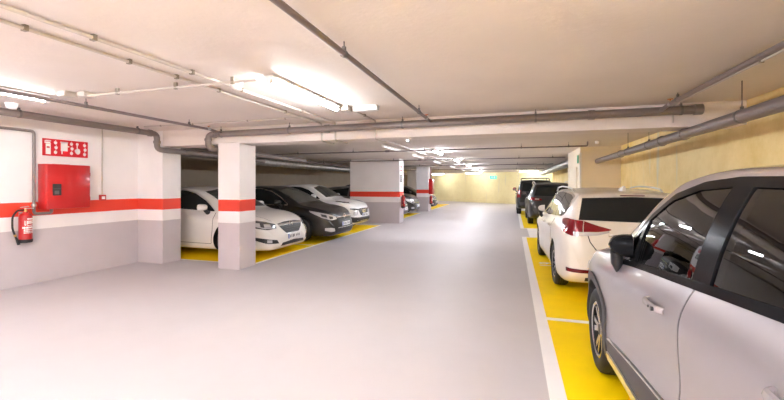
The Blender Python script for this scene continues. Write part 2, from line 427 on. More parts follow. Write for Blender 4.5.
# services over the left bays
pipe('overhead_pipe', [(-8.30, 6.4, 2.34), (-8.30, 30, 2.34)], .050, M['pipe'], 'dark pipe over the left bays, nearest the back wall', group='pipes over the left bays', hang=[(-8.3, y, 2.34) for y in (8, 11, 14, 17, 20)])
pipe('overhead_pipe', [(-7.45, 6.4, 2.40), (-7.45, 30, 2.40)], .035, M['pipe'], 'slimmer dark pipe over the left bays beside the silver duct', group='pipes over the left bays', hang=[(-7.45, y, 2.40) for y in (8.5, 11.5, 14.5, 17.5)])
def duct(loc, y1, r, label, n):
    e = empty('ventilation_duct', label, 'duct', loc)
    L = y1-loc[1]; bm = bmesh.new(); pts = []; rs = []
    for i in range(n*4+1):
        pts.append((0, L*i/(n*4), 0)); rs.append(r if i % 4 else r*1.07)
    tube(bm, pts, rs, 20); obj('duct_tube', bm, M['duct'], e)
    for k in range(1, n, 3):
        y = L*k/n
        bm = bmesh.new(); tube(bm, [(0, y-.02, 0), (0, y+.02, 0)], r*1.1, 20)
        tube(bm, [(0, y, r), (0, y, CEIL-loc[2])], .006, 6)
        obj('hanger_strap', bm, M['steel'], e)
duct((-7.9, 9.2, 2.30), 19.5, .13, 'silver ridged ventilation duct over the left parking bays', 40)
duct((2.05, 14.35, 2.37), 30.5, .15, 'silver ventilation duct along the right wall beyond the cream block', 30)

def conduit(pts, r, label, clips=(), group=None, m=None):
    e = empty('cable_conduit', label, 'conduit', pts[0], 0, group); off = Vector(pts[0])
    bm = bmesh.new(); tube(bm, [Vector(q)-off for q in bend(pts, .05, 4)], r, 8); obj('conduit_tube', bm, m or M['conduit'], e)
    for c in clips:
        q = Vector(c)-off
        obj('clip', box(bmesh.new(), q.x-r*1.35, q.x+r*1.35, q.y-r*.9, q.y+r*.9, q.z-r*1.3, CEIL-off.z), M['clip'], e)
    return e
zc = CEIL-.022
cl = lambda x: [(x, y, zc) for y in ((1.1, 1.985, 2.86, 3.55, 4.8) if x > -3 else (.9, 1.73, 2.46, 2.94, 3.5, 4.8))]
conduit([(-2.80, -4, zc), (-2.80, 5.87, zc), (-2.80, 5.87, 2.262), (-2.80, 6.37, 2.262), (-2.80, 6.37, zc), (-2.80, 30, zc)], .015,
        'white conduit on the near ceiling, right of the pair', cl(-2.8))
conduit([(-3.06, -4, zc), (-3.06, 5.885, zc), (-3.06, 5.885, 2.262), (-3.06, 6.37, 2.262), (-3.06, 6.37, zc), (-3.06, 30, zc)], .014,
        'white conduit on the near ceiling, left of the pair', cl(-3.06))
conduit([(-4.54, 3.16, zc-.03), (-2.32, 3.16, zc-.03)], .013, 'pale conduit crossing the ceiling to the bright tube light', [(x, 3.16, zc-.03) for x in (-4.1, -3.3, -2.6)])
conduit([(-2.10, 4.85, zc), (-2.10, 5.87, zc), (-2.10, 5.87, 2.262), (-2.10, 6.38, 2.262), (-2.10, 6.38, zc), (-2.10, 8.2, zc)], .012, 'thin conduit from the bright tube light down over the beam', [(-2.1, 5.4, zc)])
conduit([(-6.28, 5.33, CEIL-.010), (-3.12, 5.33, CEIL-.010)], .009, 'thin pale cable along the ceiling just before the beam', [(x, 5.33, CEIL-.012) for x in (-5.9, -5.2, -4.1, -3.4)])
conduit([(1.97, -3.5, zc), (1.97, 5.87, zc), (1.97, 5.885, 2.33)], .011, 'thin pale conduit beside the right ceiling pipe', [(1.97, y, zc) for y in (1.0, 2.5, 4.0)])
conduit([(-7.092, 5.18, CEIL-.02), (-7.092, 5.18, 1.36)], .010, 'thin white conduit dropping down the wall to the call point')
# hydrant feed pipe on the left wall
e = empty('hydrant_pipe', 'vertical grey pipe on the left wall feeding the red hydrant cabinet', 'pipe', (-7.06, 4.11, 0))
bm = bmesh.new(); tube(bm, [Vector(q) for q in bend([(0, -4.5, 2.36), (0, 0, 2.36), (0, 0, 1.085), (.0, .24, 1.085), (0, .24, 1.146)], .05)], .021, 12); obj('pipe_run', bm, M['pipe'], e)
bm = bmesh.new(); tube(bm, [(0, 0, 1.20), (0, 0, 1.24)], .034, 12); box(bm, -.045, .0, -.012, .012, 1.21, 1.23); obj('wall_clip', bm, M['steel'], e)
bm = bmesh.new(); tube(bm, [(0, -.52, 2.36), (0, -.49, 2.36)], .032, 12); box(bm, -.045, 0, -.515, -.495, 2.35, 2.37); obj('wall_clip', bm, M['steel'], e)

# ------------------------------------------------------------------ ceiling fittings
def junction_box(x, y, label, sx=.06, sy=.07, h=.055, rz=0):
    o = obj('junction_box', boxbm(-sx, sx, -sy, sy, -h, 0, bev=.008), M['conduit']); o.location = (x, y, CEIL); o.rotation_euler = (0, 0, rz)
    return tag(o, label, 'junction box')
junction_box(-4.80, 3.12, 'small pale junction box left of the pair beside the left tube light')
junction_box(-4.62, 3.20, 'small pale junction box on the ceiling where the cross conduit starts')
junction_box(-2.14, 4.78, 'pale junction box at the far end of the bright tube light', .07, .08, .07)
o = obj('emergency_light', boxbm(-.17, .17, -.055, .055, -.07, 0, bev=.012), M['white_plastic']); o.location = (-1.86, 4.83, CEIL)
tag(o, 'small white emergency light box on ceiling beside the bright tube', 'emergency light')
def detector(x, y, label, r=.05):
    e = empty('smoke_detector', label, 'smoke detector', (x, y, CEIL))
    obj('base', lathe(bmesh.new(), [(0, 0), (r*1.15, 0), (r*1.15, -.02), (0, -.02)], n=24), M['white_plastic'], e)
    obj('sensor_head', lathe(bmesh.new(), [(r, -.02), (r, -.045), (r*.85, -.065), (r*.4, -.078), (0, -.08)], n=24), M['white_plastic'], e)
detector(-2.70, 3.34, 'white smoke detector on ceiling beside the white conduits')
detector(-6.14, 3.33, 'white smoke detector on ceiling near the left wall drain pipe', .06)
detector(1.92, 10.35, 'tiny white detector at the end of the nearest cross pipe', .045)

def tube_light(x, y, label, L=1.5, rz=0.0, estr=None, hw=.05, hz=.034):
    e = empty('tube_light', label, 'ceiling light', (x, y, CEIL), rz, 'fluorescent tube lights')
    bm = boxbm(-hw, hw, -L/2, L/2, -hz, -.012, bev=.004)
    for s in (-.45, .45): box(bm, -.012, .012, s*L*.9-.03, s*L*.9+.03, -.016, 0)
    obj('housing', bm, M['white_plastic'], e)
    bm = bmesh.new(); tube(bm, [(0, -L/2+.03, -.060), (0, L/2-.03, -.060)], .022, 10); obj('tube', bm, M['tube' if not estr else estr], e)
    for s in (-1, 1):
        bm = bmesh.new(); tube(bm, [(0, s*(L/2-.035), -.060), (0, s*(L/2+.015), -.060)], .029, 12); obj('end_cap', bm, M['white_plastic'], e)
tube_light(-2.2, 3.92, 'bright tube light on the near ceiling before the beam', estr='tube_near')
tube_light(-5.22, 2.42, 'tube light on the near ceiling by the left wall', estr='tube_soft')
tube_light(-2.2, -.8, 'tube light on the ceiling over the near end of the aisle')
tube_light(-5.05, -2.4, 'tube light on the ceiling behind, by the left wall')
tube_light(-2.2, -5.2, 'tube light on the ceiling at the back of the aisle')
tube_light(.7, -.75, 'added fill tube light, out of view over the near right bay, beside the silver crossover')  # unseen tube, added to brighten the right side
tube_light(-.4, -2.2, 'added fill tube light, out of view at the very near end of the aisle')  # from here to the row loop: unseen tubes added to even out the light
tube_light(-3.6, -1.2, 'added fill tube light, out of view behind, between the two aisle rows')
tube_light(-3.6, -4.2, 'added fill tube light, out of view deep behind, between the aisle rows')
tube_light(-.4, -5.2, 'added fill tube light, out of view deep at the near end of the aisle, right side')
tube_light(.9, -3.9, 'added fill tube light, out of view behind, over the right bays')  # likewise added out of view, for more light on the right
for i, y in enumerate((8.05, 11.75, 15.9, 20.2, 24.6, 28.8)):
    tube_light(-2.2, y, '%s tube light of the right-hand row beyond the beam' % ('nearest', 'second', 'third', 'fourth', 'fifth', 'farthest')[i], .45 if i == 0 else 1.5, hw=.055, hz=.037)
for i, y in enumerate((10.2, 13.4, 17.0, 21.5, 26.0)):
    tube_light(-3.18, y, '%s dim tube light of the left-hand row beyond the beam' % ('nearest', 'second', 'third', 'fourth', 'farthest')[i], estr='tube_dim')
fa = math.atan2(-4.7, 6.98)
for i, (x, y) in enumerate(((-6.6, 35.6), (-3.2, 33.4), (1.1, 30.6))):
    tube_light(x, y, 'tube light along the far yellow wall, %s one' % ('left', 'middle', 'right')[i], 1.5, fa+PI/2, 'tube_far')

# ------------------------------------------------------------------ fire equipment
def extinguisher(loc, rz, label, s=1.0):
    """local: wall at +x side, front faces -x ... built facing +x with the wall behind at x=0"""
    e = empty('fire_extinguisher', label, 'fire extinguisher', loc, rz); e.scale = (s, s, s)
    T = Matrix.Translation((.105, 0, 0))
    obj('cylinder', lathe(bmesh.new(), [(0, .045), (.078, .045), (.080, .06), (.080, .375), (.074, .41), (.055, .435), (.030, .447), (.028, .465), (0, .465)], T, 28), M['red'], e)
    obj('foot_ring', lathe(bmesh.new(), [(0, 0), (.074, 0), (.084, .012), (.084, .05), (.078, .052), (0, .05)], T, 28), M['black'], e)
    bm = bmesh.new(); lathe(bm, [(0, .46), (.019, .46), (.019, .50), (.012, .51), (0, .51)], T, 14)
    obj('valve', bm, M['brass'], e)
    bm = bmesh.new(); box(bm, .09, .12, -.01, .10, .505, .517, bev=.004); box(bm, .09, .12, -.01, .095, .53, .54, bev=.004, mtx=Matrix.Rotation(.10, 4, 'X'))
    obj('lever', bm, M['satin'], e)
    bm = bmesh.new(); tube(bm, bend([(.105, -.02, .49), (.105, -.10, .49), (.11, -.165, .40), (.11, -.165, .22), (.11, -.125, .10), (.11, -.10, .02)], .09), .0125, 10); hs = obj('hose', bm, M['black'], e)
    bm = bmesh.new(); tube(bm, [(.11, -.115, .075), (.11, -.085, -.02)], [.014, .020], 12); obj('nozzle', bm, M['black_plastic'], hs)
    bm = bmesh.new(); tube(bm, [(.11, -.138, .135), (.11, -.127, .105)], .016, 10); obj('ferrule', bm, M['brass'], hs)
    bm = boxbm(0, .028, -.03, .03, .33, .46, bev=.003); obj('wall_mount', bm, M['satin'], e)
    # label print wrapped round the front
    bm = bmesh.new(); R = .0812
    def pt(a, z): return (.105+R*cos(a), R*sin(a), z)
    def strip(a0, a1, z0, z1, n=5):
        vs = [(bm.verts.new(pt(a0+(a1-a0)*i/n, z0)), bm.verts.new(pt(a0+(a1-a0)*i/n, z1))) for i in range(n+1)]
        for i in range(n): bm.faces.new((vs[i][0], vs[i+1][0], vs[i+1][1], vs[i][1]))
    rnd = random.Random(3)
    for z, h in ((.345, .022), (.312, .018), (.285, .022), (.255, .010)):
        a = -.25
        while a < 1.05:
            w = rnd.uniform(.07, .2); strip(a, a+w, z, z+h, 2); a += w+.045
    for z, h in ((.215, .026), (.185, .018), (.162, .012), (.143, .010)):
        a = -.95 if h > .02 else -.75
        while a < 1.05:
            w = rnd.uniform(.09, .2); strip(a, a+w, z, z+h, 2); a += w+.05
    strip(-.35, -.27, .265, .33); strip(-.62, -.45, .262, .272); strip(-.62, -.54, .272, .33)
    obj('label_print', bm, M['white_print'], e, recalc=False)
    return e
extinguisher((XL, 3.97, .665), 0, 'red fire extinguisher with black hose hanging on the left wall', 1.0)

def cabinet(loc, rz, w, h, d, label):
    """red box on the wall; local x away from the wall, y along it"""
    e = empty('fire_hose_cabinet', label, 'hose cabinet', loc, rz)
    obj('casing', boxbm(0, d-.018, 0, w, 0, h, bev=.006), M['red'], e)
    dr = obj('door', boxbm(d-.016, d, .004, w-.004, .004, h-.004, bev=.006), M['red'], e)
    bm = boxbm(d, d+.006, .075, .20, h*.30, h*.56, bev=.004); obj('lock_panel', bm, M['black_plastic'], dr)
    bm = boxbm(d+.005, d+.009, .088, .187, h*.445, h*.455); box(bm, d+.005, d+.012, .10, .165, h*.33, h*.41, bev=.003); obj('latch', bm, M['grey_print'], dr)
    for z in (.12, h-.18):
        bm = bmesh.new(); tube(bm, [(d-.008, w-.004, z), (d-.008, w-.004, z+.06)], .009, 8); obj('hinge', bm, M['red'], dr)
    obj('wall_mount', boxbm(0, .02, .2, w-.2, h, h+.012, bev=.002), M['red'], e)
    return e
cabinet((XL, 4.19, 1.15), 0, .65, .71, .21, 'red metal fire hose cabinet on the left wall under the pictogram sign')
cabinet((-4.66, 22.2, 1.0), 0, .60, .88, .22, 'distant red hose cabinet on the far banded pillar')

# pictogram sign above the cabinet
e = empty('fire_safety_sign', 'long red sign with white fire equipment pictograms on left wall', 'sign', (XL, 4.25, 2.0))
obj('sign_panel', boxbm(0, .006, 0, .69, 0, .275), M['red_sign'], e, smooth=False)
def onsign(poly, bm):
    prism(bm, poly, lambda a, b, d: (d, a, b), .006, .0075)
def rect(bm, a0, a1, b0, b1): onsign([(a0, b0), (a1, b0), (a1, b1), (a0, b1)], bm)
def flames(bm, a, b, s=1.0):
    base = [(0, -.025), (.018, -.016), (.026, .004), (.017, .024), (.013, .008), (.002, .044), (-.006, .014), (-.017, .026), (-.026, .002), (-.018, -.017)]
    for k in range(3):
        onsign([(a+(p*.95*s)+(.008 if k == 1 else 0), b-.075+k*.078+q*s*1.1) for p, q in base], bm)
bm = bmesh.new()                                            # extinguisher
rect(bm, .045, .115, .025, .125); rect(bm, .045, .058, .125, .152); rect(bm, .102, .115, .125, .152); rect(bm, .045, .115, .150, .19)
onsign([(.04, .195), (.12, .195), (.105, .225), (.055, .225)], bm); rect(bm, .03, .045, .20, .245); rect(bm, .045, .12, .232, .25)
obj('extinguisher_pictogram', bm, M['white_print'], e, smooth=False)
bm = bmesh.new(); flames(bm, .185, .135); obj('flame_pictogram', bm, M['white_print'], e, smooth=False)
bm = bmesh.new(); rect(bm, .262, .365, .09, .24); rect(bm, .272, .288, .04, .09); rect(bm, .365, .39, .16, .178); rect(bm, .255, .372, .225, .243)
obj('hose_reel_pictogram', bm, M['white_print'], e, smooth=False)
bm = bmesh.new(); flames(bm, .425, .135); obj('flame_pictogram', bm, M['white_print'], e, smooth=False)
bm = bmesh.new()
onsign([(.525+.040*cos(t*PI/8), .10+.050*sin(t*PI/8)) for t in range(16)], bm); rect(bm, .507, .522, .13, .20)
onsign([(.516+.022*cos(t*PI/6), .222+.024*sin(t*PI/6)) for t in range(12)], bm); rect(bm, .478, .50, .09, .13)
obj('hand_pictogram', bm, M['white_print'], e, smooth=False)
bm = bmesh.new(); flames(bm, .635, .13); obj('flame_pictogram', bm, M['white_print'], e, smooth=False)

# manual call point
e = empty('fire_call_point', 'small red fire call point on the wall right of the cabinet', 'call point', (XL, 5.13, 1.25))
obj('wall_mount', boxbm(0, .045, 0, .105, 0, .105, bev=.006), M['red'], e)
obj('press_plate', boxbm(.045, .049, .022, .083, .025, .075, bev=.002), M['white_print'], e)
# on the second pillar's aisle face
extinguisher((-4.31, 15.05, .62), 0, 'red fire extinguisher hanging on the second banded pillar', 1.05)
o = obj('safety_sign', boxbm(0, .006, 0, .28, 0, .22), M['red_sign'], smooth=False); o.location = (-4.31, 15.0, 2.08); tag(o, 'small red sign high on the second banded pillar', 'sign')
bm = boxbm(.006, .008, .07, .11, .06, .15); box(bm, .006, .008, .19, .23, .07, .15); obj('pictogram', bm, M['white_print'], o, smooth=False)
o = obj('wall_notice', boxbm(0, .006, 0, .25, 0, .30), M['grey_print'], smooth=False); o.location = (-4.31, 15.0, 1.65); tag(o, 'grey notice on the second banded pillar above its extinguisher', 'sign')
bm = bmesh.new()
for k in range(3): box(bm, .006, .0075, .06, .19, .06+k*.07, .072+k*.07)
obj('notice_print', bm, M['plate'], o, smooth=False)
extinguisher((-4.66, 22.3, .42), 0, 'distant red fire extinguisher on the far banded pillar', 1.05)
e = empty('hydrant_pipe', 'distant dark red riser pipe above the far hose cabinet', 'pipe', (-4.6, 22.5, 1.88))
bm = bmesh.new(); tube(bm, [(0, 0, 0), (0, 0, CEIL-1.88)], .03, 10); obj('pipe_run', bm, mat('dark_red_pipe', (.25, .05, .04), .5), e)
# exit sign hung before the far wall, and the small one by the plant-room door
e = empty('exit_sign', 'glowing green exit sign hung before the far yellow wall', 'exit sign', (-1.50, 31.9, 2.0))
obj('sign_panel', boxbm(-.27, .27, -.02, .02, 0, .26, bev=.006), M['green_sign'], e)
bm = bmesh.new()
prism(bm, [(-.17, .06), (-.12, .13), (-.08, .09), (-.03, .05), (-.01, .07), (-.06, .12), (-.05, .17), (-.02, .17), (-.02, .19), (-.1, .20), (-.15, .17), (-.14, .15), (-.11, .16), (-.14, .12), (-.20, .06)], lambda a, b, d: (a, d, b), -.024, -.02)
prism(bm, [(.04, .06), (.16, .06), (.16, .21), (.04, .21)], lambda a, b, d: (a, d, b), -.024, -.02)
obj('running_figure', bm, M['white_print'], e, smooth=False)
bm = bmesh.new()
for s in (-.2, .2): tube(bm, [(s, 0, .26), (s, 0, CEIL-2.0)], .006, 6)
obj('hanger', bm, M['steel'], e)
o = obj('exit_sign', boxbm(-.012, 0, 0, .2, 0, .22, bev=.002), M['green']); o.location = (1.742, 11.9, 2.14); tag(o, 'small green sign beside the cream block door', 'sign')
# painted bay number
bm = text_bm('61', .44, .001); bmesh.ops.transform(bm, matrix=Matrix.Translation((.62, 8.05, .003)) @ Matrix.Rotation(-PI/2, 4, 'Z'), verts=bm.verts)
o = obj('bay_number', bm, M['line'], smooth=False); o['kind'] = 'structure'

# ------------------------------------------------------------------ cars
def pchip(tab):
    xs = [t[0] for t in tab]; ys = [t[1] for t in tab]; n = len(xs)
    h = [xs[i+1]-xs[i] for i in range(n-1)]; dl = [(ys[i+1]-ys[i])/h[i] for i in range(n-1)]
    m = [0]*n; m[0], m[-1] = dl[0], dl[-1]
    for i in range(1, n-1):
        if dl[i-1]*dl[i] > 0:
            w1, w2 = 2*h[i]+h[i-1], h[i]+2*h[i-1]; m[i] = (w1+w2)/(w1/dl[i-1]+w2/dl[i])
    def f(x):
        if x <= xs[0]: return ys[0]
        if x >= xs[-1]: return ys[-1]
        i = 0
        while x > xs[i+1]: i += 1
        t = (x-xs[i])/h[i]
        return (ys[i]*(1+2*t)*(1-t)**2+m[i]*h[i]*t*(1-t)**2+ys[i+1]*t*t*(3-2*t)+m[i+1]*h[i]*t*t*(t-1))
    return f

def catmull(pts, sub):
    out = []; n = len(pts)
    for i in range(n-1):
        p0, p1, p2, p3 = pts[max(i-1, 0)], pts[i], pts[i+1], pts[min(i+2, n-1)]
        for k in range(sub):
            t = k/sub
            out.append(tuple(.5*(2*b+(c-a)*t+(2*a-5*b+4*c-d)*t*t+(3*b-a-3*c+d)*t**3) for a, b, c, d in zip(p0, p1, p2, p3)))
    out.append(tuple(pts[-1])); return out

def poly_at(pl, t):
    """point at fraction t of a polyline's length"""
    pl = [Vector(p) for p in pl]; L = [(pl[i+1]-pl[i]).length for i in range(len(pl)-1)]; S = sum(L) or 1; d = t*S
    for i, l in enumerate(L):
        if d <= l or i == len(L)-1: return pl[i].lerp(pl[i+1], min(1, d/(l or 1)))
        d -= l

class Car:
    def __init__(s, name, label, loc, rz, spec, paint_mat, group=None):
        s.e = empty(name, label, 'car', loc, rz, group); s.sp = spec; s.pm = paint_mat
        s.f = {k: pchip(spec[k]) for k in ('top', 'bot', 'belt', 'wid', 'roofw', 'crown')}
        s.y0, s.y1 = spec['top'][0][0], spec['top'][-1][0]
        bm = s.loft(); s.bvh = BVHTree.FromBMesh(bm); s.bm = bm; s.cut = []; s.used = {}
    def section(s, y, ins=0.0):
        f = s.f; zt, zb, w, wr, c = f['top'](y)-ins*.55, f['bot'](y), f['wid'](y)-ins, f['roofw'](y)-ins*.8, f['crown'](y)
        zl = min(f['belt'](y), zt-c-.012)
        if ins: zb = .34; zl = min(zl, zt-c-.02)
        tk = s.sp.get('tuck', .055); wb = w-tk*(w/.88); wr = min(wr, wb-.01); H = zl-zb; hs = zt-c-zl; bl = s.sp.get('bulge', .018)*min(1, hs/.3)
        sc = s.sp.get('sculpt', 0.0)*min(1, max(0, (w-.80)/.06))
        P = [(0, zb), (.55*w, zb), (.84*w, zb+.004), (.945*w, zb+.035), (.985*w, zb+.16*H), (w-sc*.3, zb+.34*H), (w-sc, zb+.52*H), (w-sc*.4, zb+.70*H), (.992*w, zb+.84*H),
             (wb+.026, zl-.05), (wb, zl), (wb+(wr-wb)*.33+bl, zl+.34*hs), (wb+(wr-wb)*.68+bl, zl+.70*hs), (wr+.006, zl+.95*hs), (wr-.035, zt-c*.72), (.72*wr, zt-c*.36), (.38*wr, zt-c*.09), (0, zt)]
        return catmull(P, 3)
    def stations(s, a, b):
        L = []; n = 92
        for i in range(n+1):
            t = i/n; u = t*2-1
            L.append(a+(b-a)*(.5+.5*(u*.62+.38*sin(u*PI/2))))
        return L
    def loft(s, ins=0.0, a=None, b=None, mi=0):
        bm = bmesh.new(); rings = []; a = s.y0 if a is None else a; b = s.y1 if b is None else b
        for y in s.stations(a, b):
            h = s.section(y, ins); pts = h+[(-x, z) for x, z in h[-2:0:-1]]
            rings.append([bm.verts.new((x, y, z)) for x, z in pts])
        n = len(rings[0])
        for i in range(len(rings)-1):
            for k in range(n):
                bm.faces.new((rings[i][k], rings[i][(k+1) % n], rings[i+1][(k+1) % n], rings[i+1][k]))
        for rg, sg in ((rings[0], -1), (rings[-1], 1)):      # softly domed caps
            cz = sum(v.co.z for v in rg)/n; prev = rg; y = rg[0].co.y
            dome = 0 if ins else s.sp.get('dome', .03)
            for q in (.9, .7, .4):
                nw = [bm.verts.new((v.co.x*q, y+sg*dome*(1-q*q)*1.15, cz+(v.co.z-cz)*q)) for v in rg]
                for k in range(n):
                    bm.faces.new((prev[k], prev[(k+1) % n], nw[(k+1) % n], nw[k]))
                prev = nw
            cv = bm.verts.new((0, y+sg*dome*1.15, cz))
            for k in range(n): bm.faces.new((prev[k], prev[(k+1) % n], cv))
        bmesh.ops.recalc_face_normals(bm, faces=bm.faces[:])
        for f in bm.faces: f.material_index = mi
        return bm
    # --- projection of points onto the skin
    def hit(s, mode, a, b, sx=1):
        if mode == 'side':
            o, d, n = Vector((3*sx, a, b)), Vector((-sx, 0, 0)), None
        elif mode == 'front': o, d = Vector((a, 6, b)), Vector((0, -1, 0))
        elif mode == 'back': o, d = Vector((a, -6, b)), Vector((0, 1, 0))
        elif mode == 'top': o, d = Vector((a, b, 4)), Vector((0, 0, -1))
        h, nn, i, dist = s.bvh.ray_cast(o, d)
        if h is None:
            o2 = Vector((s.f['wid'](a)*sx, a, b)) if mode == 'side' else (Vector((a, s.y1, b)) if mode == 'front' else Vector((a, s.y0, b)))
            h, nn, i, dist = s.bvh.find_nearest(o2)
        return h, -d
    def patch(s, name, lo, hi, m, parent=None, mode='side', sx=1, off=.004, th=.012, nu=14, nv=8, smooth_n=False, label=None):
        """panel between a lower and an upper outline, laid on the skin; outlines run the same way"""
        lo = catmull(lo, 6) if len(lo) > 2 and smooth_n else lo; hi = catmull(hi, 6) if len(hi) > 2 and smooth_n else hi
        out, inn = [], []
        for i in range(nu+1):
            p, q = poly_at(lo, i/nu), poly_at(hi, i/nu); ro, ri = [], []
            for j in range(nv+1):
                r = p.lerp(q, j/nv)
                if mode == 'near':            # towards a point inside the nose or tail, level
                    yc = (s.y1-1.0) if r.y > 0 else (s.y0+1.0); cc = Vector((0, yc, r.z)); d = (Vector((r.x, r.y, r.z))-cc).normalized()
                    h, _, _, _ = s.bvh.ray_cast(cc+d*4, -d); n = d
                    if h is None: h, n, _, _ = s.bvh.find_nearest(r)
                elif mode == 'snap':
                    x = Vector((abs(r.x)*sx if sx < 0 else r.x, r.y, r.z)); h, n, _, _ = s.bvh.find_nearest(x)
                else: h, n = s.hit(mode, r[0], r[1], sx)
                ro.append(h+n*off); ri.append(h+n*(off-th))
            out.append(ro); inn.append(ri)
        bm = bmesh.new()
        A = [[bm.verts.new(p) for p in r] for r in out]; B = [[bm.verts.new(p) for p in r] for r in inn]
        for i in range(nu):
            for j in range(nv):
                bm.faces.new((A[i][j], A[i+1][j], A[i+1][j+1], A[i][j+1])); bm.faces.new((B[i][j], B[i][j+1], B[i+1][j+1], B[i+1][j]))
        for i in range(nu):
            bm.faces.new((A[i][0], B[i][0], B[i+1][0], A[i+1][0])); bm.faces.new((A[i][nv], A[i+1][nv], B[i+1][nv], B[i][nv]))
        for j in range(nv):
            bm.faces.new((A[0][j], A[0][j+1], B[0][j+1], B[0][j])); bm.faces.new((A[nu][j], B[nu][j], B[nu][j+1], A[nu][j+1]))
        bmesh.ops.remove_doubles(bm, verts=bm.verts[:], dist=1e-5)
        o = obj(name, bm, m, parent or s.e, ang=50)
        if label: o['label'] = label
        return o
    def both(s, name, lo, hi, m, mode='side', **k):
        r = []
        for sx in (-1, 1):
            par = k.get('parent'); kk = dict(k)
            if isinstance(par, (list, tuple)): kk['parent'] = par[0 if sx < 0 else 1]
            if mode in ('front', 'back', 'top'):
                r.append(s.patch(name, [(p[0]*sx, *p[1:]) for p in lo], [(p[0]*sx, *p[1:]) for p in hi], m, mode=mode, sx=1, **kk))
            elif mode in ('near', 'snap'):
                r.append(s.patch(name, [(p[0]*sx, *p[1:]) for p in lo], [(p[0]*sx, *p[1:]) for p in hi], m, mode=mode, sx=1, **kk))
            else: r.append(s.patch(name, lo, hi, m, mode=mode, sx=sx, **kk))
        return r
    def strip(s, name, pts, w, m, parent=None, mode='side', sx=1, off=.003, th=.006, n=40, z=True):
        """narrow band of half-width w along a polyline on the skin"""
        P = [poly_at(pts, i/n) for i in range(n+1)]; lo, hi = [], []
        for i, p in enumerate(P):
            t = (P[min(i+1, n)]-P[max(i-1, 0)]).normalized(); q = Vector((-t[1], t[0]))*w
            lo.append((p[0]-q[0], p[1]-q[1])); hi.append((p[0]+q[0], p[1]+q[1]))
        return s.patch(name, lo, hi, m, parent, mode, sx, off, th, n, 1)
    def arch(s, name, yc, zc, r0, r1, a0, a1, m, sx, off=.012, th=.03, n=28):
        lo = [(yc+r0*cos(a0+(a1-a0)*i/n), zc+r0*sin(a0+(a1-a0)*i/n)) for i in range(n+1)]
        hi = [(yc+r1*cos(a0+(a1-a0)*i/n), zc+r1*sin(a0+(a1-a0)*i/n)) for i in range(n+1)]
        return s.patch(name, lo, hi, m, None, 'side', sx, off, th, n, 3)
    # --- finishing
    def body(s, holes=(), hollow=None):
        sp = s.sp; dk = M['black']
        me = bpy.data.meshes.new('body'); s.bm.to_mesh(me); s.bm.free()
        me.materials.append(s.pm); me.materials.append(dk); me.materials.append(M['headliner'])
        o = link(bpy.data.objects.new('body', me))
        cutters = []
        for y in (sp['af'], sp['ar']):
            for sx in (-1, 1):
                bm = bmesh.new(); R = sp['R']+.055; w = sp['W']/2
                lathe(bm, [(0, 0), (R, 0), (R, .45), (0, .45)], Matrix.Translation((sx*(w-.30) if sx > 0 else -(w+.15), y, sp['R']+.015)) @ Matrix.Rotation(PI/2, 4, 'Y'), 40)
                for f in bm.faces: f.material_index = 1
                bmesh.ops.recalc_face_normals(bm, faces=bm.faces[:]); cutters.append(bm)
        if hollow: cutters.append(s.loft(.075, *hollow, mi=2))
        for bm in holes:
            bmesh.ops.recalc_face_normals(bm, faces=bm.faces[:]); cutters.append(bm)
        tmp = []
        for bm in cutters:
            c = bpy.data.meshes.new('cutter'); bm.to_mesh(c); bm.free()
            for k in (s.pm, dk, M['headliner']): c.materials.append(k)
            co_ = link(bpy.data.objects.new('cutter', c)); tmp.append(co_)
            md = o.modifiers.new('cut', 'BOOLEAN'); md.operation = 'DIFFERENCE'; md.solver = 'EXACT'; md.object = co_
        dg = bpy.context.evaluated_depsgraph_get()
        nm = bpy.data.meshes.new_from_object(o.evaluated_get(dg))
        o.modifiers.clear(); o.data = nm; nm.name = 'body'; bpy.data.meshes.remove(me)
        for t in tmp:
            d_ = t.data; bpy.data.objects.remove(t); bpy.data.meshes.remove(d_)
        for p in nm.polygons: p.use_smooth = True
        nm.set_sharp_from_angle(angle=radians(32))
        o.parent = s.e; return o
    def wheels(s, style='five', front=None):
        sp = s.sp; R = sp['R']; tw = sp.get('tw', .205); rr = sp.get('rr', R*.66)
        def mk(y, sx):
            # lathe axis z -> +x outward; built for the right side, turned round for the left
            A = Matrix.Translation((sx*(sp['W']/2-.020-tw/2), y, R)) @ Matrix.Rotation(PI/2*sx, 4, 'Y')
            h = tw/2
            prof = [(rr-.004, -h*.80), (rr+.012, -h*.93), (rr+.4*(R-rr), -h), (R-.030, -h*.95), (R-.008, -h*.80), (R, -h*.55), (R, -h*.36), (R-.008, -h*.34), (R-.008, -h*.28), (R, -h*.26), (R, -h*.04), (R-.008, -h*.03),
                    (R-.008, h*.03), (R, h*.04), (R, h*.26), (R-.008, h*.28), (R-.008, h*.34), (R, h*.36), (R, h*.55), (R-.008, h*.80), (R-.030, h*.95), (rr+.4*(R-rr), h), (rr+.012, h*.93), (rr-.004, h*.80)]
            w = obj('wheel', lathe(bmesh.new(), prof, A, 44), M['black'], s.e)
            bm = bmesh.new()
            # barrel and lip (silver 0 / dark 1)
            lathe(bm, [(rr+.004, h*.84), (rr-.010, h*.90), (rr-.022, h*.82), (rr-.028, h*.2), (rr-.03, -h*.8), (rr+.002, -h*.82)], A, 44, mis=[0, 0, 1, 1, 1])
            lathe(bm, [(rr-.03, -h*.05), (.05, -h*.02), (0, -h*.02)], A, 44, mi=1)
            ns = {'five': 5, 'ten': 10, 'seven': 7, 'twin': 5}[style]
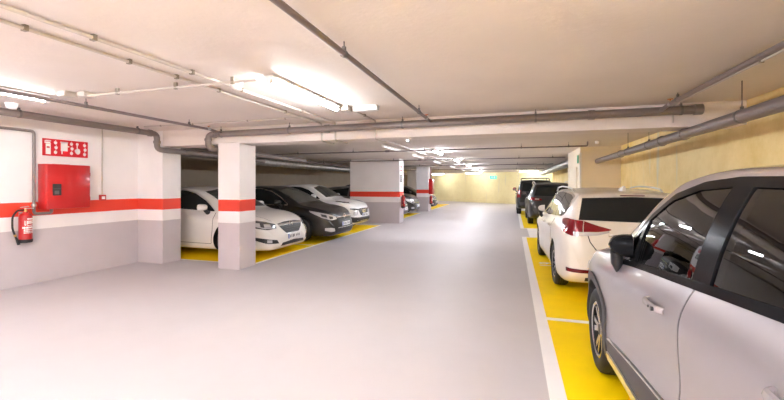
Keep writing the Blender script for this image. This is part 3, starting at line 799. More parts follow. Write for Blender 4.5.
            def spoke(ang, w0, w1, mi, z1, z0, skew=0):
                r0, r1 = .045, rr-.012
                c = [(r0, -w0), (r1, -w1), (r1, w1), (r0, w0)]
                Q = Matrix.Rotation(ang, 4, 'Z')
                v = []
                for dz in (0, 1):
                    for k, (r_, t_) in enumerate(c):
                        z = (z1 if r_ < .1 else z1+.016)-(0 if dz else .035)
                        v.append(bm.verts.new(A @ (Q @ Vector((r_, t_+(skew if r_ > .1 else 0), z)))))
                for q in ((3, 2, 1, 0), (4, 5, 6, 7), (0, 1, 5, 4), (1, 2, 6, 5), (2, 3, 7, 6), (3, 0, 4, 7)):
                    f = bm.faces.new([v[i] for i in q]); f.material_index = mi if q == (4, 5, 6, 7) else 1 if style == 'twin' else mi
            for k in range(ns):
                a = 2*PI*k/ns+.35
                if style == 'twin':
                    spoke(a-.17, .019, .021, 0, h*.62, 0, -.012); spoke(a+.17, .019, .021, 0, h*.62, 0, .012)
                elif style == 'ten': spoke(a, .016, .017, 0, h*.6, 0)
                else: spoke(a, .028, .036, 0, h*.6, 0)
            lathe(bm, [(.058, h*.4), (.058, h*.64), (.045, h*.70), (0, h*.71)], A, 20, mis=[0, 0, 1 if style == 'twin' else 0])
            rim = obj('alloy_rim', bm, [M['rim_silver'], M['rim_dark']], w, ang=30)
            return w
        for y in (sp['af'], sp['ar']):
            for sx in (-1, 1): mk(y, sx)
    def mirrors(s, y, z, x, m, w=.20, h=.15, stalk=None, arm=.07, fold=0.0):
        for sx in (-1, 1):
            bm = bmesh.new(); n, q = 16, 8; rings = []
            for i in range(q+1):
                t = i/q; d = .13*t; k = (1-t**2.6)**.5 if t < 1 else .0
                k = max(k, .03)
                ring = []
                for j in range(n):
                    a = 2*PI*j/n; ca, sa = cos(a), sin(a)
                    px = w/2*k*math.copysign(abs(ca)**.62, ca); pz = h/2*k*math.copysign(abs(sa)**.62, sa)
                    ring.append(bm.verts.new((sx*(x+arm+w/2+px-.02*t), y+d-.02, z+h/2+pz+(.0))))
                rings.append(ring)
            for i in range(q):
                for j in range(n): bm.faces.new((rings[i][j], rings[i][(j+1) % n], rings[i+1][(j+1) % n], rings[i+1][j]))
            bm.faces.new(rings[0]); bm.faces.new(rings[-1][::-1])
            F = Matrix.Translation((sx*(x+arm), y, 0)) @ Matrix.Rotation(-sx*fold, 4, 'Z') @ Matrix.Translation((-sx*(x+arm), -y, 0))
            bmesh.ops.transform(bm, matrix=F, verts=bm.verts)
            mo = obj('side_mirror', bm, m, s.e, ang=60)
            bm = bmesh.new(); box(bm, sx*(x+arm+.018), sx*(x+arm+w-.018), y-.024, y-.020, z+.02, z+h-.02); bmesh.ops.transform(bm, matrix=F, verts=bm.verts); obj('mirror_glass', bm, M['mirror'], mo)
            bm = bmesh.new()
            if fold: tube(bm, [(sx*(x+.035), y+.01, z-.105), (sx*(x+.06), y-.02, z-.05), (sx*(x+.065), y-.05, z+.03)], [.030, .036, .042], 10)
            else: tube(bm, [(sx*(x-.03), y+.045, z-.055), (sx*(x+.03), y+.045, z-.045), (sx*(x+arm+.04), y+.035, z+.012), (sx*(x+arm+.06), y+.03, z+.03)], [.048, .044, .036, .03], 10)
            obj('mirror_arm', bm, stalk or m, mo)
    def handle(s, y, z, m, par, sx, L=.20, pocket=True):
        h, n = s.hit('side', y, z, sx); x = h.x
        bm = bmesh.new()
        pts = [(x+sx*.004, y-L/2, z), (x+sx*.030, y-L/2+.025, z+.002), (x+sx*.036, y, z+.004), (x+sx*.030, y+L/2-.025, z+.002), (x+sx*.004, y+L/2, z)]
        tube(bm, bend(pts, .03, 4), .0135, 8)
        bmesh.ops.scale(bm, vec=(1, 1, 1.25), space=Matrix.Translation((0, 0, -z)), verts=bm.verts)
        return obj('door_handle', bm, m, par)
    def door(s, lo, hi, sx, label=None, hy=None, hz=None, hm=None, nu=26, nv=16, gap=True, off=.0045):
        d = s.patch('door', lo, hi, s.pm, None, 'side', sx, off, .012, nu, nv)
        if gap:
            for pl in ([lo[0], hi[0]] if False else []): pass
            def edge(a, b, nm): s.strip(nm, [a, b], .0055, M['black'], d, 'side', sx, .0015, .004, 24)
            def edgep(pl, nm): s.strip(nm, pl, .0055, M['black'], d, 'side', sx, .0015, .004, 40)
            k = .004
            edgep(s.rough_side(lo, hi, 0, -k), 'door_seal'); edgep(s.rough_side(lo, hi, 1, k), 'door_seal'); edgep([(a, b-k) for a, b in lo], 'door_seal')
        if hy is not None: s.handle(hy, hz, hm, d, sx)
        return d
    def rough_side(s, lo, hi, end, k):
        p, q = (lo[0], hi[0]) if end == 0 else (lo[-1], hi[-1])
        return [(p[0]+k, p[1]), (q[0]+k, q[1])]
    def plate(s, x, z, mode, w=.52, h=.11, txt=None, par=None, tilt=0):
        hc, n = s.hit(mode, 0, z); sg = 1 if mode == 'front' else -1
        y = hc.y+sg*.012
        # find the proudest point under the plate
        for zz in (z-h/2, z+h/2): y = max(y*sg, s.hit(mode, 0, zz)[0].y*sg+.006)*sg
        p = obj('license_plate', boxbm(x-w/2, x+w/2, y-.004, y+.004, z-h/2, z+h/2, bev=.003), M['plate'], par or s.e)
        ey = y+sg*.0045
        bx = -sg*w/2+x
        a, b = (x+w/2-.045, x+w/2-.003) if mode == 'front' else (x-w/2+.003, x-w/2+.045)
        obj('country_band', boxbm(min(a, b), max(a, b), ey-.001, ey+.001, z-h/2+.004, z+h/2-.004), M['blue'], p)
        bm = bmesh.new(); rnd = random.Random(int(abs(z)*1000)); u = -w/2+.075
        for k in range(7):                      # illegible at this size: dark strokes in a group of four and a group of three
            for q in range(rnd.choice((2, 2, 3))):
                zz = rnd.choice((-1, 0, 1))
                xx = x-sg*(u+.004+q*.012); box(bm, xx-.0045, xx+.0045, ey-.0006, ey+.0010, z-h*.30+(.012 if zz > 0 else 0), z+h*.30-(.012 if zz < 0 else 0))
            xx = x-sg*(u+.016); zz = z+rnd.choice((-.3, 0, .3))*h*.9
            box(bm, xx-.016, xx+.016, ey-.0006, ey+.0010, zz-.005, zz+.005)
            u += .055+(.035 if k == 3 else 0)
        obj('plate_characters', bm, M['ink'], p, smooth=False)
        return p
    def emblem(s, z, r, kind, par, mode='front'):
        h, n = s.hit(mode, 0, z); sg = 1 if mode == 'front' else -1; y = h.y+sg*.018
        bm = bmesh.new(); n = 24; pts = [(r*cos(2*PI*i/n), y, z+r*sin(2*PI*i/n)) for i in range(n)]
        rings = []
        for i in range(n):
            a = 2*PI*i/n; ring = []
            for j in range(8):
                b = 2*PI*j/8; q = r+r*.12*cos(b); ring.append(bm.verts.new((q*cos(a), y+r*.12*sin(b), z+q*sin(a))))
            rings.append(ring)
        for i in range(n):
            for j in range(8): bm.faces.new((rings[i][j], rings[(i+1) % n][j], rings[(i+1) % n][(j+1) % 8], rings[i][(j+1) % 8]))
        fn = lambda a, b, d: (a, y+sg*d, z+b)
        if kind == 'bolt':
            prism(bm, [(-r*1.25, r*.26), (r*.22, r*.26), (-r*.02, -.03*r), (r*1.25, -r*.26), (-r*.22, -r*.26), (r*.02, .03*r)], fn, -.006, .007)
        else:
            prism(bm, [(-r*1.35, -r*.22), (r*1.35, -r*.22), (r*1.35, r*.22), (-r*1.35, r*.22)], fn, -.006, .007)
        return obj('emblem', bm, M['chrome'], par)

def side_prism(lo, hi, x0=-2.0, x1=2.0):
    bm = bmesh.new(); prism(bm, list(lo)+list(hi)[::-1], lambda a, b, d: (d, a, b), x0, x1, 1); return bm
def front_prism(lo, hi, y0, y1):
    bm = bmesh.new(); prism(bm, list(lo)+list(hi)[::-1], lambda a, b, d: (a, d, b), y0, y1, 1); return bm
def inset(lo, hi, d):
    """pull a ruled outline inwards"""
    P = [Vector(p) for p in lo]+[Vector(p) for p in hi[::-1]]; c = sum(P, Vector((0, 0)))/len(P); n = len(P); out = []
    for i in range(n):
        a, b, e = P[i-1], P[i], P[(i+1) % n]
        t1, t2 = (b-a).normalized(), (e-b).normalized(); n1 = Vector((-t1.y, t1.x)); n2 = Vector((-t2.y, t2.x))
        m = (n1+n2); m = m/max(.35, m.length*m.length/2) if m.length > 1e-4 else n1
        out.append(tuple(b+m*d))
    return out[:len(lo)], out[len(lo):][::-1]

# ---------- the silver crossover in the foreground
def silver_crossover():
    S = dict(W=1.778, R=.335, tw=.205, af=1.25, ar=-1.40, tuck=.062, bulge=.016, sculpt=.022,
        top=[(-2.061, .62), (-2.045, .80), (-2.00, .98), (-1.94, 1.08), (-1.80, 1.30), (-1.70, 1.45), (-1.64, 1.50), (-1.3, 1.585), (-.8, 1.625), (-.3, 1.635), (.05, 1.605), (.35, 1.515), (.6, 1.395), (.85, 1.245), (1.04, 1.12), (1.14, 1.085), (1.4, 1.045), (1.7, .985), (1.88, .91), (1.98, .83), (2.04, .72), (2.061, .60)],
        bot=[(-2.061, .42), (-1.95, .30), (-1.7, .24), (-1.2, .21), (1.4, .20), (1.8, .20), (1.98, .23), (2.061, .32)],
        belt=[(-2.061, .54), (-1.98, .92), (-1.7, 1.09), (-1.2, 1.145), (-.45, 1.115), (.4, 1.035), (.9, 1.0), (1.3, .975), (1.7, .90), (1.93, .78), (2.061, .52)],
        wid=[(-2.061, .66), (-2.02, .76), (-1.92, .83), (-1.75, .865), (-1.4, .889), (-.8, .878), (.3, .874), (1.2, .889), (1.55, .872), (1.8, .82), (1.95, .74), (2.03, .64), (2.061, .56)],
        roofw=[(-2.061, .60), (-1.9, .66), (-1.65, .63), (-1.2, .635), (-.4, .645), (.2, .66), (.6, .685), (1.0, .73), (1.2, .74), (1.6, .71), (1.9, .62), (2.061, .46)],
        crown=[(-2.061, .03), (-1.7, .05), (-1.3, .055), (-.2, .058), (.3, .065), (.8, .075), (1.1, .05), (1.5, .05), (1.9, .045), (2.061, .03)])
    c = Car('crossover_car', 'silver-white crossover car in the right foreground with black mirrors and window surrounds', (1.52, 2.344, 0), 0, S, M['p_silver'])
    # window outlines (y, z), rear to front
    wf = ([(-.44, 1.130), (.385, 1.056)], [(-.455, 1.485), (-.20, 1.470), (.06, 1.420), (.34, 1.300), (.385, 1.270)])
    wf = ([(-.44, 1.135), (-.1, 1.105), (.36, 1.062)], [(-.45, 1.522), (-.18, 1.505), (.10, 1.445), (.33, 1.325)])
    wq = ([(.395, 1.058), (.66, 1.030)], [(.375, 1.285), (.62, 1.065)])
    wr = ([(-1.36, 1.215), (-.58, 1.150)], [(-1.22, 1.48), (-.9, 1.515), (-.575, 1.527)])
    wsx = ([(-.60, 1.12), (0, 1.135), (.60, 1.12)], [(-.535, 1.45), (0, 1.515), (.535, 1.45)])
    rw = ([(-.56, 1.13), (.56, 1.13)], [(-.48, 1.40), (.48, 1.40)])
    holes = [side_prism(*inset(*w_, -.003)) for w_ in (wf, wr)]+[side_prism(*inset(*wq, -.003))]
    holes.append(front_prism(*inset(*wsx, .002), .15, 1.25)); holes.append(front_prism(*inset(*rw, .002), -2.3, -1.55))
    # gloss-black surround first: pillar panels and frames on the skin
    for sx in (-1, 1):
        c.patch('b_pillar', [(-.585, 1.148), (-.435, 1.134)], [(-.58, 1.53), (-.445, 1.527)], M['gloss_black'], sx=sx, off=.006, nu=5, nv=12)
        c.patch('front_pillar_trim', [(.355, 1.06), (.40, 1.056)], [(.325, 1.318), (.38, 1.283)], M['gloss_black'], sx=sx, off=.009, nu=3, nv=10)
        c.strip('window_frame', [(-1.50, 1.43), (-1.24, 1.50), (-.9, 1.537), (-.45, 1.544), (-.18, 1.526), (.10, 1.464), (.34, 1.340), (.55, 1.15), (.70, 1.035)], .020, M['gloss_black'], None, 'side', sx, .006, .012, 60)
        c.strip('waist_trim', [(-1.50, 1.225), (-1.36, 1.203), (-.58, 1.135), (-.1, 1.092), (.36, 1.048), (.70, 1.012)], .017, M['gloss_black'], None, 'side', sx, .010, .016, 60)
        c.patch('rear_pillar_trim', [(-1.54, 1.235), (-1.34, 1.205)], [(-1.50, 1.40), (-1.21, 1.475)], M['gloss_black'], sx=sx, off=.005, nu=6, nv=8)
        for nm, w_, g in (('front_side_window', wf, 'tint'), ('quarter_window', wq, 'tint'), ('rear_side_window', wr, 'tint_dark')):
            c.patch(nm, *w_, M[g], sx=sx, off=-.001, th=.005, nu=18, nv=12)
    c.patch('windshield', *wsx, M['tint'], mode='front', off=.001, th=.006, nu=18, nv=12)
    c.patch('rear_window', *rw, M['tint_dark'], mode='back', off=.001, th=.006, nu=16, nv=8)
    # doors
    fd = ([(-.43, .57), (.10, .525), (.60, .475)], [(-.478, 1.108), (.10, 1.063), (.66, 1.0)])
    rd = ([(-.99, .625), (-.75, .60), (-.444, .575)], [(-1.46, 1.185), (-1.0, 1.155), (-.492, 1.110)])
    for sx in (-1, 1):
        fdm = c.door(*fd, sx, hy=-.20, hz=.958, hm=M['p_silver']); rdm = c.door(*rd, sx, hy=-1.20, hz=.998, hm=M['p_silver'])
        for d_, hy, hz in ((fdm, -.20, .958), (rdm, -1.20, .998)):
            h, _ = c.hit('side', hy-.075, hz, sx)
            bm = bmesh.new(); tube(bm, [(h.x+sx*.030, hy-.072, hz+.002), (h.x+sx*.047, hy-.072, hz+.002)], .010, 10)
            tube(bm, [(h.x+sx*.030, hy-.035, hz+.003), (h.x+sx*.048, hy-.035, hz+.003)], .006, 10); obj('handle_button', bm, M['black_plastic'], d_)
        # cladding: sill, arches, silver sill strip
        c.patch('sill_cladding', [(-.96, .235), (0, .225), (.80, .225)], [(-.92, .60), (-.5, .56), (0, .515), (.72, .44)], M['clad'], sx=sx, off=.012, th=.02, nu=30, nv=6)
        c.strip('sill_trim', [(-.94, .365), (-.4, .345), (.74, .325)], .030, M['satin'], None, 'side', sx, .022, .014, 40)
        c.strip('cladding_edge', [(-.93, .607), (-.5, .567), (0, .522), (.73, .447)], .004, M['satin'], None, 'side', sx, .015, .012, 40)
        for yc in (S['af'], S['ar']):
            c.arch('wheel_arch', yc, .35, .388, .455, -.32, PI+.32, M['clad'], sx, .013, .05)
    # front and rear ends
    c.patch('lower_bumper', [(-.62, .26), (.62, .26)], [(-.66, .46), (.66, .46)], M['clad'], mode='front', off=.01, th=.02, nu=20, nv=6)
    g = c.patch('grille', [(-.52, .60), (0, .56), (.52, .60)], [(-.55, .70), (0, .72), (.55, .70)], M['gloss_black'], mode='front', off=.008, nu=20, nv=5)
    c.both('headlight', [(.50, 2.0, .66), (.74, 1.85, .68), (.82, 1.62, .76)], [(.52, 1.98, .74), (.72, 1.86, .80), (.82, 1.60, .84)], M['lens'], mode='near', off=.006, nu=12, nv=5)
    c.patch('rear_bumper', [(-.62, .34), (.62, .34)], [(-.70, .58), (.70, .58)], M['clad'], mode='back', off=.01, th=.02, nu=20, nv=6)
    c.both('tail_light', [(.52, -2.02, .92), (.74, -1.93, .93), (.83, -1.75, .96)], [(.54, -1.97, 1.02), (.72, -1.90, 1.06), (.82, -1.72, 1.06)], M['tail'], mode='near', off=.008, nu=12, nv=5)
    c.plate(0, .80, 'back')
    c.mirrors(.60, 1.065, .80, M['gloss_black'], .165, .145, M['black_plastic'], 0, 1.45)
    c.strip('hood_seam', [(-.70, 1.12), (-.69, 1.5), (-.60, 1.85)], .004, M['black'], None, 'top', 1, .001, .003, 30); c.strip('hood_seam', [(.70, 1.12), (.69, 1.5), (.60, 1.85)], .004, M['black'], None, 'top', 1, .001, .003, 30)
    c.wheels('twin')
    # cabin
    def seat(x, y, w=.50):
        bm = boxbm(x-w/2, x+w/2, y-.25, y+.27, .42, .60, bev=.05); box(bm, x-w/2+.02, x+w/2-.02, y-.36, y-.22, .55, 1.14, bev=.05, mtx=Matrix.Translation((x, y-.29, .55)) @ Matrix.Rotation(.16, 4, 'X') @ Matrix.Translation((-x, -y+.29, -.55)))
        st = obj('seat', bm, M['fabric'], c.e)
        bm = boxbm(x-.13, x+.13, y-.47, y-.37, 1.17, 1.33, bev=.035); tube(bm, [(x-.05, y-.42, 1.1), (x-.05, y-.42, 1.2)], .008, 6); tube(bm, [(x+.05, y-.42, 1.1), (x+.05, y-.42, 1.2)], .008, 6)
        obj('headrest', bm, M['fabric'], st)
    seat(-.36, -.10); seat(.36, -.10); seat(0, -.98, 1.10)
    bm = boxbm(-.70, .70, .52, .80, .60, .985, bev=.06); obj('dashboard', bm, M['black_plastic'], c.e)
    bm = bmesh.new(); T = Matrix.Translation((-.36, .40, .95)) @ Matrix.Rotation(-1.1, 4, 'X')
    n = 26
    for i in range(n):
        pass
    tube(bm, [T @ Vector((.18*cos(2*PI*i/n), .18*sin(2*PI*i/n), 0)) for i in range(n+1)], .015, 8)
    box(bm, -.17, .17, -.025, .025, -.02, .01, bev=.008, mtx=T); obj('steering_wheel', bm, M['black_plastic'], c.e)
    c.body(holes, (-1.78, .86))
    return c

# ---------- pearl-white estate behind it
def white_estate():
    S = dict(W=1.76, R=.316, tw=.205, af=1.36, ar=-1.24, tuck=.075, bulge=.012, sculpt=.012, dome=.02,
        top=[(-2.297, .55), (-2.29, .70), (-2.265, .88), (-2.235, 1.00), (-2.13, 1.18), (-2.03, 1.34), (-1.98, 1.40), (-1.93, 1.425), (-1.5, 1.455), (-.8, 1.485), (-.2, 1.488), (.15, 1.455), (.45, 1.375), (.8, 1.23), (1.1, 1.075), (1.22, 1.02), (1.6, .94), (1.95, .83), (2.15, .74), (2.25, .64), (2.297, .52)],
        bot=[(-2.297, .36), (-2.2, .27), (-1.8, .20), (1.9, .17), (2.2, .19), (2.297, .28)],
        belt=[(-2.297, .50), (-2.25, .84), (-2.05, 1.0), (-1.5, 1.045), (-.6, 1.005), (.4, .955), (1.1, .93), (1.6, .86), (2.05, .74), (2.297, .45)],
        wid=[(-2.297, .66), (-2.27, .75), (-2.18, .82), (-2.0, .855), (-1.5, .88), (-.6, .868), (.5, .868), (1.4, .88), (1.8, .84), (2.1, .74), (2.25, .62), (2.297, .5)],
        roofw=[(-2.297, .62), (-2.2, .68), (-2.0, .64), (-1.7, .60), (-1.0, .61), (0, .62), (.5, .64), (1.0, .69), (1.3, .72), (1.8, .66), (2.297, .4)],
        crown=[(-2.297, .02), (-2.1, .03), (-1.9, .05), (-1, .05), (.2, .055), (.8, .07), (1.2, .04), (2.297, .03)])
    c = Car('estate_car', 'pearl-white estate car with roof rails and winged red tail lights, parked behind the silver crossover', (1.42, 7.78, 0), .026, S, M['p_pearl'])
    for sx in (-1, 1):
        c.strip('window_frame', [(-1.83, 1.19), (-1.66, 1.36), (-1.35, 1.405), (-.6, 1.432), (.05, 1.40), (.45, 1.27), (.93, .985)], .012, M['chrome'], None, 'side', sx, .005, .01, 50)
        c.patch('rear_side_window', [(-1.80, 1.165), (-1.66, 1.085), (-.98, 1.045)], [(-1.63, 1.345), (-1.4, 1.385), (-.98, 1.410)], M['dark_glass'], sx=sx, off=.004, nu=12, nv=8)
        c.patch('rear_side_window', [(-.93, 1.043), (-.12, 1.005)], [(-.93, 1.412), (-.5, 1.425), (-.12, 1.405)], M['dark_glass'], sx=sx, off=.004, nu=10, nv=8)
        c.patch('front_side_window', [(-.04, 1.0), (.88, .975)], [(-.04, 1.40), (.15, 1.365), (.45, 1.245), (.88, .99)], M['dark_glass'], sx=sx, off=.004, nu=14, nv=8)
        c.patch('b_pillar', [(-.13, 1.0), (-.03, .998)], [(-.13, 1.41), (-.03, 1.405)], M['gloss_black'], sx=sx, off=.003, nu=3, nv=8)
        c.patch('c_pillar', [(-.99, 1.042), (-.92, 1.04)], [(-.99, 1.412), (-.92, 1.414)], M['gloss_black'], sx=sx, off=.003, nu=3, nv=8)
        c.door([(-.80, .30), (-.13, .28)], [(-1.08, 1.005), (-.13, .98)], sx, hy=-.86, hz=.885, hm=M['p_pearl'])
        c.door([(-.11, .28), (.90, .28)], [(-.11, .975), (.93, .94)], sx, hy=.08, hz=.86, hm=M['p_pearl'])
        # roof rail on two feet
        P = [(sx*.575, -1.36, 1.425), (sx*.585, -1.24, 1.472), (sx*.59, -.9, 1.494), (sx*.595, -.3, 1.508), (sx*.60, .15, 1.482), (sx*.60, .28, 1.42)]
        bm = bmesh.new(); tube(bm, bend(P, .10, 5), .0135, 10); obj('roof_rail', bm, M['satin'], c.e)
    rwl, rwh = [(-.66, 1.075), (0, 1.06), (.66, 1.075)], [(-.585, 1.355), (0, 1.372), (.585, 1.355)]
    c.patch('rear_window', rwl, rwh, M['dark_glass'], mode='back', off=.006, nu=24, nv=10)
    sp_ = c.patch('roof_spoiler', [(-.60, 1.375), (0, 1.388), (.60, 1.375)], [(-.56, 1.415), (0, 1.428), (.56, 1.415)], M['p_pearl'], mode='back', off=.035, th=.06, nu=24, nv=4)
    obj('brake_light', boxbm(-.14, .14, -2.045, -2.035, 1.385, 1.397), M['tail_dark'], sp_)
    c.patch('windshield', [(-.64, 1.04), (0, 1.06), (.64, 1.04)], [(-.54, 1.37), (0, 1.43), (.54, 1.37)], M['dark_glass'], mode='front', off=.004, nu=16, nv=10)
    # winged tail lights: body side part, tailgate part
    tl = c.both('tail_light', [(.615, -2.25, .875), (.72, -2.19, .870), (.79, -2.08, .90), (.84, -1.95, .96), (.858, -1.84, 1.015)], [(.605, -2.20, 1.065), (.70, -2.15, 1.078), (.78, -2.04, 1.085), (.83, -1.93, 1.08), (.855, -1.82, 1.055)], M['tail'], mode='near', off=.012, th=.03, nu=20, nv=6)
    c.both('lamp_wing', [(.29, -2.24, .958), (.42, -2.25, .915), (.605, -2.25, .89)], [(.29, -2.24, .968), (.42, -2.22, 1.005), (.598, -2.21, 1.062)], M['tail'], mode='near', off=.012, th=.025, nu=14, nv=4, parent=tl)
    c.both('lamp_reversing_lens', [(.31, -2.24, .925), (.44, -2.25, .890), (.70, -2.20, .868)], [(.31, -2.24, .950), (.44, -2.24, .930), (.70, -2.19, .925)], M['lens'], mode='near', off=.016, th=.02, nu=16, nv=3, parent=tl)
    # tailgate shut lines
    for sx in (-1, 1):
        c.strip('tailgate_seam', [(sx*.60, 1.04), (sx*.575, .92), (sx*.54, .80), (sx*.47, .70)], .006, M['black'], None, 'back', 1, .002, .004, 24)
    c.strip('tailgate_seam', [(-.47, .70), (0, .69), (.47, .70)], .006, M['black'], None, 'back', 1, .002, .004, 24)
    c.plate(0, .80, 'back')
    c.patch('chrome_strip', [(-.33, .875), (.33, .875)], [(-.33, .905), (.33, .905)], M['chrome'], mode='back', off=.02, th=.03, nu=12, nv=2)
    c.patch('lower_bumper', [(-.60, .29), (.60, .29)], [(-.60, .345), (.60, .345)], M['black_plastic'], mode='back', off=.006, nu=20, nv=4)
    c.both('reflector', [(.55, -2.28, .405), (.70, -2.22, .405), (.77, -2.14, .41)], [(.55, -2.28, .45), (.70, -2.22, .455), (.765, -2.14, .46)], M['tail_dark'], mode='near', off=.008, nu=10, nv=3)
    c.both('headlight', [(.52, 2.14, .60), (.72, 2.0, .63), (.81, 1.72, .74)], [(.54, 2.12, .68), (.72, 1.96, .74), (.81, 1.70, .80)], M['lens'], mode='near', off=.006, nu=10, nv=4)
    c.patch('grille', [(-.5, .34), (.5, .34)], [(-.55, .5), (.55, .5)], M['black_plastic'], mode='front', off=.006, nu=16, nv=4)
    bm = bmesh.new(); prism(bm, [(-1.70, 1.435), (-1.52, 1.455), (-1.56, 1.475), (-1.66, 1.515), (-1.70, 1.515)], lambda a, b, d: (d*(1 if b < 1.48 else .45), a, b), -.028, .028); obj('antenna', bm, M['p_pearl'], c.e)
    bm = bmesh.new(); tube(bm, [(.02, -2.21, 1.065), (.10, -2.16, 1.115), (.34, -2.17, 1.085)], .006, 6); obj('wiper', bm, M['black_plastic'], c.e)
    c.mirrors(.75, 1.0, .80, M['p_pearl'], .17, .13, M['black_plastic'], .0, 1.45)
    c.wheels('ten')
    c.body()
    return c

# ---------- the two dark cars farther along the right side
def grey_crossover():
    S = dict(W=1.84, R=.345, tw=.22, af=1.33, ar=-1.31, tuck=.075, bulge=.014, dome=.02,
        top=[(-2.20, .60), (-2.185, .85), (-2.14, 1.02), (-1.98, 1.30), (-1.88, 1.48), (-1.80, 1.55), (-1.3, 1.61), (-.6, 1.64), (-.1, 1.63), (.3, 1.56), (.7, 1.36), (1.05, 1.15), (1.2, 1.10), (1.7, 1.03), (2.0, .92), (2.14, .78), (2.20, .6)],
        bot=[(-2.20, .42), (-2.1, .30), (-1.7, .24), (1.8, .22), (2.1, .24), (2.20, .34)],
        belt=[(-2.20, .52), (-2.15, .92), (-1.9, 1.10), (-1.2, 1.13), (.3, 1.06), (1.1, 1.02), (1.7, .93), (2.05, .78), (2.20, .5)],
        wid=[(-2.20, .70), (-2.15, .80), (-2.0, .86), (-1.6, .905), (-.8, .91), (.6, .90), (1.4, .92), (1.8, .87), (2.08, .75), (2.20, .56)],
        roofw=[(-2.20, .62), (-2.0, .70), (-1.8, .65), (-1, .65), (0, .66), (.6, .68), (1.1, .74), (1.7, .72), (2.20, .45)],
        crown=[(-2.20, .02), (-1.8, .05), (-.5, .055), (.6, .07), (1.1, .05), (2.20, .03)])
    c = Car('crossover_car', 'dark grey crossover car with silver roof rails beyond the white estate', (1.45, 17.75, 0), 0, S, M['p_darkgrey'])
    for sx in (-1, 1):
        c.patch('rear_side_window', [(-1.72, 1.22), (-.10, 1.12)], [(-1.60, 1.46), (-1.2, 1.53), (-.10, 1.56)], M['dark_glass'], sx=sx, nu=14, nv=7)
        c.patch('front_side_window', [(-.02, 1.12), (.95, 1.07)], [(-.02, 1.56), (.3, 1.48), (.62, 1.30), (.95, 1.09)], M['dark_glass'], sx=sx, nu=12, nv=7)
        c.strip('window_frame', [(-1.76, 1.24), (-1.62, 1.49), (-1.2, 1.55), (-.05, 1.58), (.32, 1.50)], .012, M['chrome'], None, 'side', sx, .006, .01, 40)
        P = [(sx*.60, -1.62, 1.545), (sx*.63, -1.52, 1.62), (sx*.64, -.8, 1.665), (sx*.645, .0, 1.66), (sx*.645, .18, 1.58)]
        bm = bmesh.new(); tube(bm, bend(P, .10, 5), .017, 10); obj('roof_rail', bm, M['satin'], c.e)
        c.door([(-.9, .42), (-.07, .40)], [(-1.15, 1.10), (-.07, 1.08)], sx, hy=-.9, hz=.97, hm=M['p_darkgrey'])
        c.door([(-.05, .40), (.92, .40)], [(-.05, 1.08), (.98, 1.03)], sx, hy=.12, hz=.95, hm=M['p_darkgrey'])
        for yc in (S['af'], S['ar']): c.arch('wheel_arch', yc, .36, .40, .47, -.3, PI+.3, M['clad'], sx, .01, .04)
        c.patch('sill_cladding', [(-.88, .25), (.88, .24)], [(-.88, .40), (.88, .38)], M['clad'], sx=sx, off=.01, nu=14, nv=3)
    c.patch('rear_window', [(-.68, 1.13), (0, 1.11), (.68, 1.13)], [(-.58, 1.45), (0, 1.48), (.58, 1.45)], M['dark_glass'], mode='back', off=.006, nu=16, nv=7)
    c.patch('roof_spoiler', [(-.58, 1.50), (.58, 1.50)], [(-.56, 1.545), (.56, 1.545)], M['p_darkgrey'], mode='back', off=.05, th=.08, nu=14, nv=3)
    tl = c.both('tail_light', [(.42, -2.16, .955), (.66, -2.12, .955), (.84, -1.98, .96), (.895, -1.80, .99)], [(.42, -2.14, 1.01), (.66, -2.10, 1.06), (.82, -1.96, 1.075), (.885, -1.78, 1.06)], M['tail'], mode='near', off=.010, th=.03, nu=16, nv=4)
    c.both('lamp_lens', [(.52, -2.16, .985), (.64, -2.12, .985)], [(.52, -2.15, 1.02), (.64, -2.11, 1.025)], M['lens'], mode='near', off=.014, th=.01, nu=5, nv=2, parent=tl)
    c.patch('lower_bumper', [(-.60, .34), (.60, .34)], [(-.74, .62), (.74, .62)], M['clad'], mode='back', off=.008, nu=16, nv=5)
    c.patch('bumper_trim', [(-.52, .44), (.52, .44)], [(-.54, .50), (.54, .50)], M['satin'], mode='back', off=.016, th=.02, nu=14, nv=2)
    c.plate(0, .55, 'back')
    c.both('headlight', [(.54, 2.06, .72), (.78, 1.9, .76)], [(.56, 2.04, .82), (.78, 1.88, .86)], M['lens'], mode='near', off=.006, nu=8, nv=4)
    c.patch('windshield', [(-.66, 1.15), (0, 1.17), (.66, 1.15)], [(-.56, 1.52), (0, 1.58), (.56, 1.52)], M['dark_glass'], mode='front', nu=12, nv=8)
    c.mirrors(.82, 1.09, .83, M['p_darkgrey'], .2, .15, M['black_plastic'], .05)
    c.wheels('five'); c.body(); return c

